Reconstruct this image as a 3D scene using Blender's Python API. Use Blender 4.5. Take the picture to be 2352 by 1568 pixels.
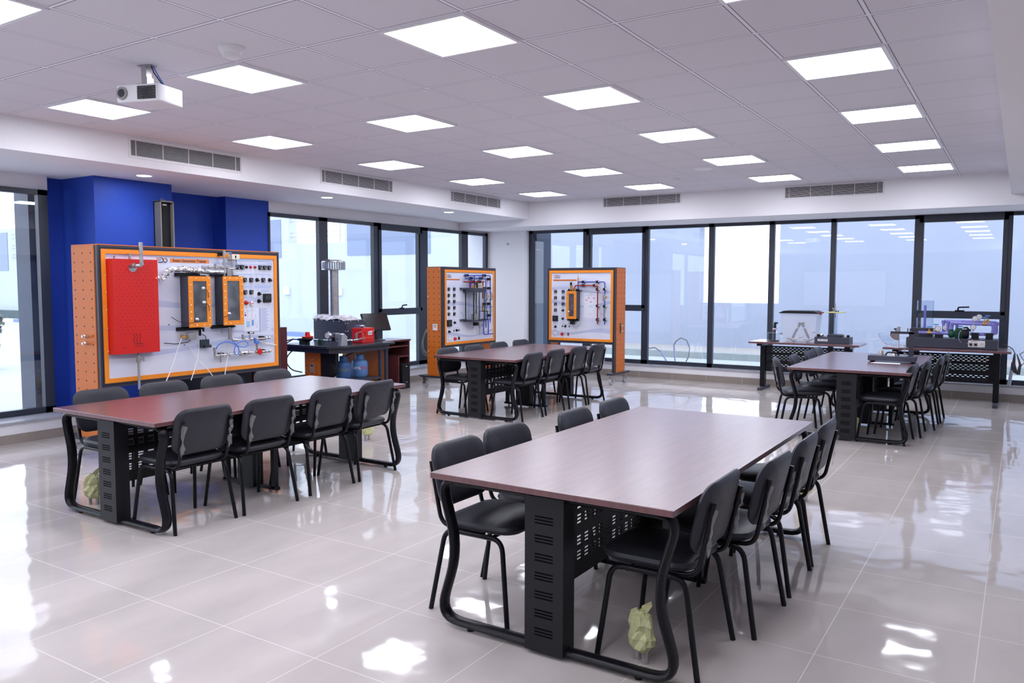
import bpy, bmesh, math, random
from mathutils import Vector, Matrix
random.seed(7)
PI = math.pi
scene = bpy.context.scene
for o in list(bpy.data.objects):
    bpy.data.objects.remove(o)
COL = scene.collection

# ------------------------------------------------------------------ camera
CAMZ = 1.599
yaw, pit, rol, FPX = -.5675, -.0702, .0017, 1835.9
f = Vector((math.sin(yaw)*math.cos(pit), math.cos(yaw)*math.cos(pit), math.sin(pit)))
r = Vector((math.cos(yaw), -math.sin(yaw), 0)); u = r.cross(f)
r2 = math.cos(rol)*r + math.sin(rol)*u; u2 = -math.sin(rol)*r + math.cos(rol)*u
cam = bpy.data.cameras.new('camera'); cam.sensor_width = 36; cam.lens = 36*FPX/2352
cam.clip_end = 300; cam.clip_start = .05
co = bpy.data.objects.new('camera', cam); COL.objects.link(co)
co.matrix_world = Matrix(((r2.x, u2.x, -f.x, 0), (r2.y, u2.y, -f.y, 0), (r2.z, u2.z, -f.z, CAMZ), (0, 0, 0, 1)))
scene.camera = co

# ------------------------------------------------------------------ world, exposure
w = bpy.data.worlds.new('world'); scene.world = w; w.use_nodes = True
bg = w.node_tree.nodes['Background']
bg.inputs[0].default_value = (.86, .91, 1, 1); bg.inputs[1].default_value = 3.0
vs = scene.view_settings
vs.view_transform = 'Standard'; vs.look = 'None'; vs.exposure = 0.0; vs.gamma = 1; vs.use_curve_mapping = False
PANEL_E = 20.0
PANEL_C = (.88, .905, 1.0, 1)

# ------------------------------------------------------------------ materials
MATS = {}
def mat(name, col, rough=.5, metal=0, spec=.5, emit=None, es=1, coat=0, alpha=None, trans=0, ior=1.45):
    if name in MATS: return MATS[name]
    m = bpy.data.materials.new(name); m.use_nodes = True
    b = m.node_tree.nodes['Principled BSDF']
    b.inputs['Base Color'].default_value = (*col, 1)
    b.inputs['Roughness'].default_value = rough
    b.inputs['Metallic'].default_value = metal
    b.inputs['Specular IOR Level'].default_value = spec
    b.inputs['Coat Weight'].default_value = coat
    b.inputs['Coat Roughness'].default_value = .27
    b.inputs['Transmission Weight'].default_value = trans
    b.inputs['IOR'].default_value = ior
    if emit:
        b.inputs['Emission Color'].default_value = (*emit, 1); b.inputs['Emission Strength'].default_value = es
    MATS[name] = m
    return m
def N(m, t, **k):
    n = m.node_tree.nodes.new(t)
    for a, v in k.items(): setattr(n, a, v)
    return n
def L(m, a, b): m.node_tree.links.new(a, b)
def BS(m): return m.node_tree.nodes['Principled BSDF']
def noisy(m, scale, amt, bump=0, stretch=(1, 1, 1), detail=4, c2=None, coord='Object'):
    """procedural variation: mixes the base colour with a second tone and adds bump"""
    b = BS(m); tc = N(m, 'ShaderNodeTexCoord'); mp = N(m, 'ShaderNodeMapping'); mp.inputs['Scale'].default_value = stretch
    no = N(m, 'ShaderNodeTexNoise'); no.inputs['Scale'].default_value = scale; no.inputs['Detail'].default_value = detail
    L(m, tc.outputs[coord], mp.inputs[0]); L(m, mp.outputs[0], no.inputs['Vector'])
    col = b.inputs['Base Color'].default_value[:]
    if c2 is None: c2 = tuple(x*(1-amt) for x in col[:3])
    mx = N(m, 'ShaderNodeMix', data_type='RGBA'); mx.inputs[6].default_value = col; mx.inputs[7].default_value = (*c2[:3], 1)
    rp = N(m, 'ShaderNodeMapRange'); rp.inputs[1].default_value = .35; rp.inputs[2].default_value = .68
    L(m, no.outputs[0], rp.inputs[0]); L(m, rp.outputs[0], mx.inputs[0]); L(m, mx.outputs[2], b.inputs['Base Color'])
    if bump:
        bp = N(m, 'ShaderNodeBump'); bp.inputs['Strength'].default_value = bump; bp.inputs['Distance'].default_value = .002
        L(m, no.outputs[0], bp.inputs['Height']); L(m, bp.outputs[0], b.inputs['Normal'])
    return m
def fraction_grid(m, step, ox, oy, half):
    """1 on the lines of a square grid in world x,y"""
    tc = N(m, 'ShaderNodeNewGeometry'); sp = N(m, 'ShaderNodeSeparateXYZ'); L(m, tc.outputs['Position'], sp.inputs[0])
    outs = []
    for ax, o in ((0, ox), (1, oy)):
        a = N(m, 'ShaderNodeMath', operation='SUBTRACT'); L(m, sp.outputs[ax], a.inputs[0]); a.inputs[1].default_value = o - step*60
        d = N(m, 'ShaderNodeMath', operation='DIVIDE'); L(m, a.outputs[0], d.inputs[0]); d.inputs[1].default_value = step
        fr = N(m, 'ShaderNodeMath', operation='FRACT'); L(m, d.outputs[0], fr.inputs[0])
        pp = N(m, 'ShaderNodeMath', operation='PINGPONG'); L(m, fr.outputs[0], pp.inputs[0]); pp.inputs[1].default_value = .5
        outs.append(pp.outputs[0])
    mn = N(m, 'ShaderNodeMath', operation='MINIMUM'); L(m, outs[0], mn.inputs[0]); L(m, outs[1], mn.inputs[1])
    res = []
    for h in half:
        lt = N(m, 'ShaderNodeMath', operation='LESS_THAN'); L(m, mn.outputs[0], lt.inputs[0]); lt.inputs[1].default_value = h/step
        res.append(lt.outputs[0])
    return res

GX, GY = -1.351, 3.516             # ceiling grid origin
def make_floor_mat():
    m = mat('polished porcelain', (.47, .42, .405), rough=.055, spec=.6)
    b = BS(m)
    g, = fraction_grid(m, .6, -4.304, 2.954, (.0016,))
    geo = N(m, 'ShaderNodeNewGeometry')
    mp = N(m, 'ShaderNodeMapping'); mp.inputs['Scale'].default_value = (1, .35, 1); L(m, geo.outputs['Position'], mp.inputs[0])
    no = N(m, 'ShaderNodeTexNoise'); no.inputs['Scale'].default_value = 2.2; no.inputs['Detail'].default_value = 5; L(m, mp.outputs[0], no.inputs['Vector'])
    mx = N(m, 'ShaderNodeMix', data_type='RGBA'); mx.inputs[6].default_value = (.55, .495, .475, 1); mx.inputs[7].default_value = (.46, .415, .395, 1)
    rp = N(m, 'ShaderNodeMapRange'); rp.inputs[1].default_value = .35; rp.inputs[2].default_value = .65
    L(m, no.outputs[0], rp.inputs[0]); L(m, rp.outputs[0], mx.inputs[0])
    m2 = N(m, 'ShaderNodeMix', data_type='RGBA'); L(m, g, m2.inputs[0]); L(m, mx.outputs[2], m2.inputs[6]); m2.inputs[7].default_value = (.63, .585, .56, 1)
    L(m, m2.outputs[2], b.inputs['Base Color'])
    # slight waviness of each polished tile
    n2 = N(m, 'ShaderNodeTexNoise'); n2.inputs['Scale'].default_value = 3.2; n2.inputs['Detail'].default_value = 1.5; L(m, geo.outputs['Position'], n2.inputs['Vector'])
    bp = N(m, 'ShaderNodeBump'); bp.inputs['Strength'].default_value = .35; bp.inputs['Distance'].default_value = .012
    L(m, n2.outputs[0], bp.inputs['Height']); L(m, bp.outputs[0], b.inputs['Normal'])
    mr = N(m, 'ShaderNodeMath', operation='MULTIPLY_ADD'); L(m, g, mr.inputs[0]); mr.inputs[1].default_value = .3; mr.inputs[2].default_value = .055
    L(m, mr.outputs[0], b.inputs['Roughness'])
    return m
def make_ceiling_mat():
    m = mat('ceiling tiles', (.66, .63, .70), rough=.9, spec=.2)
    b = BS(m)
    bar, edge = fraction_grid(m, .6, GX, GY, (.0100, .0156))
    mx = N(m, 'ShaderNodeMix', data_type='RGBA'); L(m, edge, mx.inputs[0]); mx.inputs[6].default_value = (.70, .68, .74, 1); mx.inputs[7].default_value = (.21, .19, .23, 1)
    m2 = N(m, 'ShaderNodeMix', data_type='RGBA'); L(m, bar, m2.inputs[0]); L(m, mx.outputs[2], m2.inputs[6]); m2.inputs[7].default_value = (.84, .84, .92, 1)
    L(m, m2.outputs[2], b.inputs['Base Color'])
    return m
def make_glass_mat(name='window glass', tint=(.93, .96, 1), k=1.0, ior=1.66):
    m = bpy.data.materials.new(name); m.use_nodes = True; MATS[name] = m
    nt = m.node_tree; nt.nodes.clear()
    out = N(m, 'ShaderNodeOutputMaterial'); tr = N(m, 'ShaderNodeBsdfTransparent'); gl = N(m, 'ShaderNodeBsdfGlossy'); mx = N(m, 'ShaderNodeMixShader')
    fr = N(m, 'ShaderNodeFresnel'); ge = N(m, 'ShaderNodeNewGeometry')
    im = N(m, 'ShaderNodeMix', data_type='FLOAT'); L(m, ge.outputs['Backfacing'], im.inputs[0]); im.inputs[2].default_value = ior; im.inputs[3].default_value = 1/ior
    L(m, im.outputs[0], fr.inputs['IOR'])
    tr.inputs[0].default_value = (*tint, 1); gl.inputs['Roughness'].default_value = .01
    sc = N(m, 'ShaderNodeMath', operation='MULTIPLY'); sc.inputs[1].default_value = k
    L(m, fr.outputs[0], sc.inputs[0]); L(m, sc.outputs[0], mx.inputs[0]); L(m, tr.outputs[0], mx.inputs[1]); L(m, gl.outputs[0], mx.inputs[2]); L(m, mx.outputs[0], out.inputs[0])
    return m
def make_film_mat(name, fac, col=(1, 1, 1), rough=.2):
    m = bpy.data.materials.new(name); m.use_nodes = True; MATS[name] = m
    b = BS(m); b.inputs['Base Color'].default_value = (*col, 1); b.inputs['Roughness'].default_value = rough
    b.inputs['Alpha'].default_value = fac
    return m

white = noisy(mat('white paint', (.86, .85, .88), rough=.8, spec=.3), 40, .02)
blue = noisy(mat('royal blue paint', (.020, .065, .42), rough=.55, spec=.35), 30, .05)
skirt = noisy(mat('skirting tile', (.33, .28, .25), rough=.25), 3, .1)
sillm = noisy(mat('grey marble sill', (.45, .45, .50), rough=.25), 6, .15)
alu = mat('dark aluminium', (.030, .036, .055), rough=.32, spec=.6)
alu2 = mat('slate cladding', (.035, .048, .085), rough=.4)
black = mat('black metal', (.006, .006, .009), rough=.3, spec=.28)
colblack = mat('satin black column', (.012, .012, .015), rough=.42, spec=.35)
matblack = mat('matt black', (.012, .012, .015), rough=.5, spec=.3)
leather = noisy(mat('dark grey vinyl', (.026, .026, .036), rough=.42, spec=.45), 180, .15, bump=.25)
wood = noisy(mat('mahogany laminate', (.125, .028, .034), rough=.42, spec=.8, coat=1), 3, .0, stretch=(14, 1, 1), c2=(.085, .018, .020))
BS(wood).inputs['Coat Roughness'].default_value = .25; BS(wood).inputs['Coat IOR'].default_value = 1.6
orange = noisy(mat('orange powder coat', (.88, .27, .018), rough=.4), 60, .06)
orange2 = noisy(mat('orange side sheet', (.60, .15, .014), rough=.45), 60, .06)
slate = mat('anthracite profile', (.040, .040, .058), rough=.38)
slate2 = mat('anthracite box', (.045, .048, .075), rough=.45)
red = mat('red enamel', (.60, .015, .012), rough=.35)
steel = noisy(mat('stainless steel', (.55, .54, .54), rough=.28, metal=.9), 20, .2)
chrome = mat('chrome', (.8, .8, .82), rough=.12, metal=1)
brass = mat('brass', (.50, .30, .08), rough=.35, metal=.8)
foil = noisy(mat('aluminium foil', (.8, .8, .82), rough=.25, metal=.9), 40, .3, bump=1)
greyp = mat('grey plastic', (.30, .29, .29), rough=.45)
whitep = mat('white plastic', (.78, .77, .80), rough=.35)
pbluelabel = mat('pale blue label', (.45, .55, .80), rough=.5)
inkblack = mat('black ink', (.02, .02, .04), rough=.6)
inkgrey = mat('grey ink', (.30, .32, .42), rough=.6)
inkorange = mat('orange label', (.80, .25, .06), rough=.5)
inkred = mat('red ink', (.6, .02, .03), rough=.5)
inkblue = mat('blue ink', (.05, .25, .75), rough=.5)
pipeblue = mat('blue pipe', (.02, .05, .42), rough=.35)
pipered = mat('dark red pipe', (.33, .01, .015), rough=.35)
hoseblue = mat('blue hose', (.07, .20, .68), rough=.35)
clearhose = mat('clear hose', (.70, .70, .68), rough=.3)
yellow = mat('yellow tube', (.75, .75, .25), rough=.4)
copper = mat('copper brown', (.25, .10, .05), rough=.4, metal=.4)
green = mat('green motor', (.010, .075, .045), rough=.4)
violet = mat('translucent violet pipe', (.34, .31, .80), rough=.2, trans=.35)
handwheel = mat('blue handwheel', (.02, .25, .75), rough=.4)
paperm = mat('paper', (.85, .84, .9), rough=.7)
tape = noisy(mat('masking tape', (.62, .62, .33), rough=.7), 40, .25, bump=.4)
gasblue = noisy(mat('gas bottle blue', (.05, .13, .33), rough=.45), 12, .2)
gaslight = noisy(mat('light gas bottle blue', (.13, .29, .62), rough=.45), 12, .15)
bronze = mat('bronze grey', (.26, .24, .21), rough=.4, metal=.3)
board = noisy(mat('printed board', (.72, .74, .84), rough=.35), 2.2, .0, stretch=(.6, .6, 2.5), c2=(.62, .65, .80), detail=1)
concrete = noisy(mat('pale concrete', (.50, .54, .58), rough=.8), 1.5, .06)
render = noisy(mat('shaded render tone', (.41, .45, .56), rough=.9), .6, .06)  # darker bluish copy of the facade render, shade of the back court painted in
render_lit = noisy(mat('lit render tone', (.58, .63, .67), rough=.9), .8, .05)  # same facade render, stronger light on the left stretch painted into the colour
greywin = mat('grey facade window', (.24, .29, .42), rough=.3)
gravel = noisy(mat('gravel', (.55, .52, .50), rough=.95), 60, .4, bump=.5)
leaf = noisy(mat('shrub leaves', (.13, .15, .10), rough=.7), 30, .4)
glassm = make_glass_mat()
clear = make_glass_mat('clear acrylic', tint=(.93, .95, .98), k=1.0, ior=1.45)
smoked = mat('smoked glass', (.035, .038, .045), rough=.12, spec=.8)
film = make_film_mat('plastic film', .25, (.6, .6, .62), .12)
milky = make_film_mat('milky plastic', .33, (.80, .82, .92), .35)
diffuser = mat('light diffuser', (.9, .9, .95), emit=PANEL_C[:3], es=PANEL_E)
downlens = mat('downlight lens', (.9, .9, .95), emit=(.95, .97, 1), es=14)
floorm = make_floor_mat(); ceilm = make_ceiling_mat()
screenm = mat('dark screen', (.02, .018, .022), rough=.25)

# ------------------------------------------------------------------ mesh builder
class MB:
    def __init__(s): s.v = []; s.f = []; s.mi = []; s.m = 0; s.T = None
    def add(s, vs_, fs):
        k = len(s.v)
        for p in vs_:
            p = Vector(p)
            if s.T is not None: p = s.T @ p
            s.v.append(p)
        for q in fs: s.f.append([i+k for i in q]); s.mi.append(s.m)
        return s
    def box(s, a, b):
        x0, y0, z0 = (min(a[i], b[i]) for i in range(3)); x1, y1, z1 = (max(a[i], b[i]) for i in range(3))
        return s.add([(x0,y0,z0),(x1,y0,z0),(x1,y1,z0),(x0,y1,z0),(x0,y0,z1),(x1,y0,z1),(x1,y1,z1),(x0,y1,z1)],
                     [(0,3,2,1),(4,5,6,7),(0,1,5,4),(1,2,6,5),(2,3,7,6),(3,0,4,7)])
    def cbox(s, c, d):
        return s.box([c[i]-d[i]/2 for i in range(3)], [c[i]+d[i]/2 for i in range(3)])
    def tube(s, pts, r, n=8, ry=None, closed=False, caps=True, up=None):
        pts = [Vector(p) for p in pts]; m = len(pts); ry = r if ry is None else ry
        ts = []
        for i in range(m):
            if closed: t = pts[(i+1) % m]-pts[i-1]
            else: t = pts[min(i+1, m-1)]-pts[max(i-1, 0)]
            ts.append(t.normalized())
        nrm = Vector(up) if up else (Vector((0,0,1)) if abs(ts[0].z) < .9 else Vector((1,0,0)))
        V = []; F = []
        for i in range(m):
            nrm = (Vector(up) if up else nrm); nrm = nrm-ts[i]*nrm.dot(ts[i]); nrm.normalize(); bn = ts[i].cross(nrm)
            for j in range(n):
                a = 2*PI*j/n; V.append(pts[i]+nrm*math.cos(a)*r+bn*math.sin(a)*ry)
        rng = m if closed else m-1
        for i in range(rng):
            for j in range(n):
                a = i*n+j; b = i*n+(j+1) % n; c = ((i+1) % m)*n+(j+1) % n; d = ((i+1) % m)*n+j
                F.append((a, b, c, d))
        if caps and not closed:
            F.append(tuple(reversed(range(n)))); F.append(tuple((m-1)*n+j for j in range(n)))
        return s.add(V, F)
    def cyl(s, a, b, r, r2=None, n=16):
        a = Vector(a); b = Vector(b); r2 = r if r2 is None else r2; t = (b-a).normalized()
        q = Vector((0,0,1)) if abs(t.z) < .9 else Vector((1,0,0)); q = (q-t*q.dot(t)).normalized(); p = t.cross(q)
        V = [a+(q*math.cos(2*PI*j/n)+p*math.sin(2*PI*j/n))*r for j in range(n)]+[b+(q*math.cos(2*PI*j/n)+p*math.sin(2*PI*j/n))*r2 for j in range(n)]
        F = [(j, (j+1) % n, n+(j+1) % n, n+j) for j in range(n)]+[tuple(reversed(range(n))), tuple(range(n, 2*n))]
        return s.add(V, F)
    def lathe(s, prof, o=(0,0,0), axis='z', n=24):
        o = Vector(o); V = []; F = []; m = len(prof)
        for (rr, h) in prof:
            for j in range(n):
                a = 2*PI*j/n; x, y = rr*math.cos(a), rr*math.sin(a)
                V.append(o+(Vector((x,y,h)) if axis == 'z' else Vector((x,h,y)) if axis == 'y' else Vector((h,x,y))))
        for i in range(m-1):
            for j in range(n): F.append((i*n+j, i*n+(j+1) % n, (i+1)*n+(j+1) % n, (i+1)*n+j))
        F.append(tuple(reversed(range(n)))); F.append(tuple((m-1)*n+j for j in range(n)))
        return s.add(V, F)
    def prism(s, poly, axis, lo, hi):
        def P(a, b, h): return (a, b, h) if axis == 'z' else (a, h, b) if axis == 'y' else (h, a, b)
        n = len(poly); V = [P(a, b, lo) for a, b in poly]+[P(a, b, hi) for a, b in poly]
        return s.add(V, [tuple(reversed(range(n))), tuple(range(n, 2*n))]+[(i, (i+1) % n, n+(i+1) % n, n+i) for i in range(n)])
    def ball(s, c, r, n=12, sz=1):
        prof = [(max(r*math.sin(PI*i/8), 1e-4), -r*sz*math.cos(PI*i/8)) for i in range(9)]
        return s.lathe(prof, c, 'z', n)
    def obj(s, name, mats, parent=None, loc=None, rz=0, smooth=True, bevel=0):
        me = bpy.data.meshes.new(name); me.from_pydata([tuple(p) for p in s.v], [], s.f)
        if not isinstance(mats, (list, tuple)): mats = [mats]
        for q in mats: me.materials.append(q)
        me.polygons.foreach_set('material_index', s.mi)
        bm = bmesh.new(); bm.from_mesh(me); bmesh.ops.recalc_face_normals(bm, faces=bm.faces); bm.to_mesh(me); bm.free()
        if smooth:
            me.polygons.foreach_set('use_smooth', [True]*len(me.polygons)); me.set_sharp_from_angle(angle=math.radians(38))
        me.update()
        o = bpy.data.objects.new(name, me); COL.objects.link(o)
        if parent: o.parent = parent
        if loc: o.location = loc
        if rz: o.rotation_euler = (0, 0, rz)
        if bevel:
            b = o.modifiers.new('bevel', 'BEVEL'); b.width = bevel; b.segments = 2; b.limit_method = 'ANGLE'
        return o
def fillet(pts, rad, k=5, closed=False):
    """round the corners of a polyline"""
    pts = [Vector(p) for p in pts]; out = []; n = len(pts)
    for i, p in enumerate(pts):
        rr = rad[i] if isinstance(rad, (list, tuple)) else rad
        if (not closed and i in (0, n-1)) or rr <= 0: out.append(p); continue
        a = pts[i-1]; b = pts[(i+1) % n]; da = (a-p); db = (b-p)
        d = min(rr, da.length*.49, db.length*.49); A = p+da.normalized()*d; B = p+db.normalized()*d
        for j in range(k+1):
            t = j/k; out.append(A*(1-t)**2+p*2*t*(1-t)+B*t*t)
    return out
def arc(c, rad, a0, a1, n=16, plane='xz', y=0):
    P = []
    for i in range(n+1):
        a = a0+(a1-a0)*i/n; P.append((c[0]+rad*math.cos(a), y, c[1]+rad*math.sin(a)))
    return P
def pad(wd, ht, rc, th, curve=0, wtop=1.0, n=7, dome=.0):
    """upholstered cushion in local x (width), z (height), thickness along y"""
    m = MB(); base = []
    hw, hh = wd/2, ht/2
    for cx, cz, a0 in ((hw-rc, hh-rc, 0), (-hw+rc, hh-rc, 90), (-hw+rc, -hh+rc, 180), (hw-rc, -hh+rc, 270)):
        for i in range(n): a = math.radians(a0+90*i/(n-1)); base.append((cx+rc*math.cos(a), cz+rc*math.sin(a)))
    rings = [(.0, 1.0+dome), (.35, 1.0+dome*.9), (.7, .96+dome*.5), (.88, .82), (.97, .5), (1.0, 0), (.97, -.5), (.9, -.8), (.7, -.95), (.35, -1), (0, -1)]
    V = []; F = []; K = len(base)
    for sc, yy in rings[1:-1]:
        for (x, z) in base:
            X = x*sc; Z = z*sc; X *= 1+(wtop-1)*(Z/hh*.5+.5)
            V.append((X, -yy*th/2, Z))
    R_ = len(rings)-2
    for i in range(R_-1):
        for j in range(K): F.append((i*K+j, i*K+(j+1) % K, (i+1)*K+(j+1) % K, (i+1)*K+j))
    F.append(tuple(range(K))); F.append(tuple((R_-1)*K+j for j in reversed(range(K))))
    # bend about z
    V = [(x, y+curve*(x/hw)**2, z) for x, y, z in V]
    m.add(V, F)
    return m
def empty(name, label, cat, loc=(0,0,0), rz=0, group=None):
    o = bpy.data.objects.new(name, None); o.empty_display_size = .1; COL.objects.link(o); o.location = loc; o.rotation_euler = (0,0,rz)
    return tag(o, label, cat, group)
def tag(o, label, cat, group=None):
    o['label'] = label; o['category'] = cat
    if group: o['group'] = group
    return o
def dup(root, loc, rz=None, label=None, group=None):
    c = root.copy(); COL.objects.link(c); c.location = loc
    if rz is not None: c.rotation_euler = (0, 0, rz)
    if label: c['label'] = label
    if group: c['group'] = group
    for ch in list(root.children):
        d = ch.copy(); COL.objects.link(d); d.parent = c
        for g in list(ch.children):
            e = g.copy(); COL.objects.link(e); e.parent = d
    return c
def struct(o): o['kind'] = 'structure'; return o
def text(s, size, mtl, name, parent, loc, rot=(PI/2, 0, 0), align='LEFT', ext=.0006, width=None, bold=0):
    cu = bpy.data.curves.new('t', 'FONT'); cu.body = s; cu.size = size; cu.align_x = align; cu.extrude = ext; cu.offset = bold
    to = bpy.data.objects.new('t', cu)
    me = bpy.data.meshes.new_from_object(to); bpy.data.objects.remove(to); bpy.data.curves.remove(cu)
    me.materials.clear(); me.materials.append(mtl)
    if width:
        xs = [v.co.x for v in me.vertices]; k = width/(max(xs)-min(xs))
        for v in me.vertices: v.co.x *= k
    o = bpy.data.objects.new(name, me); COL.objects.link(o); o.location = loc; o.rotation_euler = rot
    if parent: o.parent = parent
    return o
def S(m, name, mt, parent=None, **k):
    o = m.obj(name, mt, parent, **k)
    if parent is None: struct(o)
    return o

# ================================================================== ROOM SHELL
XL, XG = -8.5, -8.85          # lower wall face, left glass plane
YB, YG = 12.95, 13.15         # lower wall face, back glass plane
YF, XR = -4.5, 3.6
CZ = 3.042
S(MB().box((XL-.5, YF, -.1), (XR, YB+.3, 0)), 'floor', floorm, smooth=False)
S(MB().box((-7.35, YF, CZ), (-.17, 12.05, CZ+.1)), 'ceiling', ceilm, smooth=False)
# bulkheads
S(MB().box((-9.0, YF, 2.75), (-7.35, 12.05, 3.3)), 'trim_1', white, smooth=False)
S(MB().box((-9.3, 12.05, 2.63), (XR, 13.3, 3.3)), 'trim_2', white, smooth=False)
S(MB().box((-.17, YF, 2.765), (XR, 12.05, 3.3)), 'trim_3', white, smooth=False)
# walls
m = MB(); m.box((-8.95, YF, 0), (XL, 4.83, .2)); m.box((-8.95, 7.6, 0), (XL, YB+.35, .2))   # dwarf wall
m.box((-9.15, YF, 2.6), (-8.85, 4.62, 3.3)); m.box((-9.15, 7.6, 2.6), (-8.85, 13.3, 3.3))
S(m, 'wall_left', white, smooth=False)
m = MB(); m.box((-9.2, 4.59, 0), (-8.96, 4.83, 3.3)); m.box((-9.2, 4.83, 0), (-8.33, 5.75, 3.3)); m.box((-9.2, 5.75, 0), (-9.1, 6.88, 3.3)); m.box((-9.2, 6.88, 0), (-8.83, 7.59, 3.3))
S(m, 'wall_blue_left', blue, smooth=False)
m = MB(); m.box((-7.98, YB, 0), (XR, YB+.35, .2)); m.box((-9.3, YB, 0), (-7.98, YB+.3, 2.7))
S(m, 'wall_back', white, smooth=False)
S(MB().box((-9, YF-.2, 0), (XR, YF, 3.3)), 'wall_front', noisy(mat('grey paint', (.42, .44, .50), rough=.8), 20, .03), smooth=False)
m = MB(); P = [(-7.35, YF), (-.17, YF)]+[(-.17-7.18*k/16, YF+2.6-1.5*math.sin(PI*k/16)) for k in range(17)]
m.prism(P, 'z', 2.72, 3.05); S(m, 'trim_11', white, smooth=False)
S(MB().box((XR, YF, 0), (XR+.2, YB+.3, 3.3)), 'wall_right', white, smooth=False)
m = MB(); m.box((XL, YF, 0), (XL+.012, 4.83, .095)); m.box((XL, 7.6, 0), (XL+.012, YB, .095))
S(m, 'baseboard_left', skirt, smooth=False)
S(MB().box((XL, YB-.012, 0), (XR, YB, .105)), 'baseboard_back', skirt, smooth=False)
m = MB(); m.m = 0
for k in range(14):
    x = -8.0+k*.6
    m.box((x-.002, YB-.0135, .002), (x+.002, YB-.012, .103))
S(m, 'trim_4', mat('grout', (.6, .55, .5)), smooth=False)
m = MB(); m.box((-8.9, YF, .2), (XL+.02, 4.83, .222)); m.box((-8.9, 7.6, .2), (XL+.02, YB-.02, .222))
S(m, 'trim_5', sillm, smooth=False)
S(MB().box((-7.98, YB-.02, .2), (XR, YB+.3, .222)), 'trim_6', sillm, smooth=False)
# white face of wall above the skirting, right jamb of the corner pier
# wall-mounted marks on the pier
tag(MB().tube([(-8.35, YB-.004, 2.38), (-8.35, YB-.03, 2.38), (-8.33, YB-.045, 2.40)], .008).obj('wall_hook', greyp), 'small grey hook screwed high on the white corner pier', 'hook')

# windows: frames along a plane.  p(a, d, z): a = along, d = inward depth
def window(name, axis, plane, spans, z0, z1, bars, door=None, handle=None):
    """spans: list of (a0,a1) mullion positions"""
    fr = MB(); D0, D1 = -.035, .035
    def bx(a0, a1, zz0, zz1, d0=D0, d1=D1, M_=fr):
        if axis == 'y': M_.box((plane+d0, a0, zz0), (plane+d1, a1, zz1))
        else: M_.box((a0, plane+d0, zz0), (a1, plane+d1, zz1))
    for a0, a1 in spans: bx(a0, a1, z0, z1)
    A0 = spans[0][0]; A1 = spans[-1][1]
    bx(A0, A1, z0, z0+.065); bx(A0, A1, z1-.055, z1)
    gl = MB()
    root = fr.obj(name, alu, smooth=False); struct(root)
    bx(A0, A1, z0, z1, -.004, .004, gl)
    g = gl.obj('window_pane', glassm, root, smooth=False)
    for (a0, a1, zt) in bars:                      # opening sash above a transom
        sash = MB(); s_ = 1 if axis == 'y' else -1
        e0, e1 = (-.03, .055) if axis == 'y' else (-.055, .03)
        for q in ((a0, a1, zt-.055, zt+.05), (a0, a1, z1-.11, z1-.01), (a0, a0+.05, zt, z1), (a1-.05, a1, zt, z1)): bx(*q, e0, e1, sash)
        so = sash.obj('window_sash', alu, root, smooth=False)
        h = MB(); c = (a0+a1)/2; zz = zt+.05
        if axis == 'y':
            X_ = plane+.05
            h.box((X_-.01, c-.05, zz-.01), (X_+.012, c+.05, zz+.012)); h.tube(fillet([(X_, c, zz), (X_+.02, c, zz+.05), (X_+.02, c+.11, zz+.055)], .02), .011)
        else:
            Y_ = plane-.05
            h.box((c-.06, Y_-.012, zz-.01), (c+.06, Y_+.01, zz+.015)); h.tube(fillet([(c-.02, Y_, zz), (c-.02, Y_-.02, zz+.055), (c+.12, Y_-.02, zz+.06)], .02), .011)
        h.obj('window_handle', black, root)
    return root
lw = [(7.57, 7.6), (8.511, 8.684), (9.693, 9.883), (10.826, 11.077), (12.085, 12.285), (12.87, 12.95)]
window('window_1', 'y', XG, lw, .222, 2.6, [(9.80, 10.90, 1.16)])
window('window_2', 'y', XG, [(-4.5, -4.4), (-2.2, -2.1), (.1, .2), (2.3, 2.4), (4.50, 4.60)], .222, 2.6, [])
bw = [(-7.98, -7.90), (-6.82, -6.66), (-5.655, -5.537), (-4.457, -4.368), (-3.464, -3.381), (-2.527, -2.45), (-1.368, -1.247), (-.259, -.145), (.98, 1.08), (2.2, 2.3), (3.5, 3.6)]
window('window_3', 'x', YG, bw, .222, 2.63, [(-6.74, -5.6, 1.205), (-1.30, -.2, 1.19)])
# slate coloured outer jamb seen through the near left window
S(MB().box((-9.27, 4.48, -.1), (-8.98, 4.585, 2.7)), 'trim_7', alu2, smooth=False)
S(MB().box((-9.3, 13.2, -.1), (-7.86, 13.75, 2.75)), 'trim_8', alu2, smooth=False)

# ================================================================== OUTSIDE
GZ = -.12
def out(mb, name, mt, **k):
    return mb.obj(name, mt, **k)
o = out(MB().box((-90, -40, GZ-.2), (-8.95, 60, GZ)).box((-8.95, 13.3, GZ-.2), (30, 60, GZ)), 'trim_9', concrete, smooth=False); struct(o)
fac = empty('facade_building', 'long pale rendered building across the pavement outside the windows', 'building', (0, 20.5, 0))
m = MB()
for (x0, x1, z0, z1) in ((-80, -42.9, GZ, 4.4), (-42.9, -22.8, GZ, 2.75), (-24, -22.8, 2.75, 7), (-22.8, -20, GZ, 3.08), (-20, -7.22, GZ, 7), (-7.22, -5.15, GZ, 1.15), (-7.22, -5.15, 3.22, 7), (-5.15, 12, GZ, 7)):
    if x0 == -20:
        m.m = 0; m.box((x0, 0, z0), (-12, .4, z1)); m.m = 1; m.box((-12, 0, z0), (x1, .4, z1)); continue
    m.m = 1 if x0 > -10 else 0; m.box((x0, 0, z0), (x1, .4, z1))
m.obj('wall', [render_lit, render], fac, smooth=False)
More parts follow.
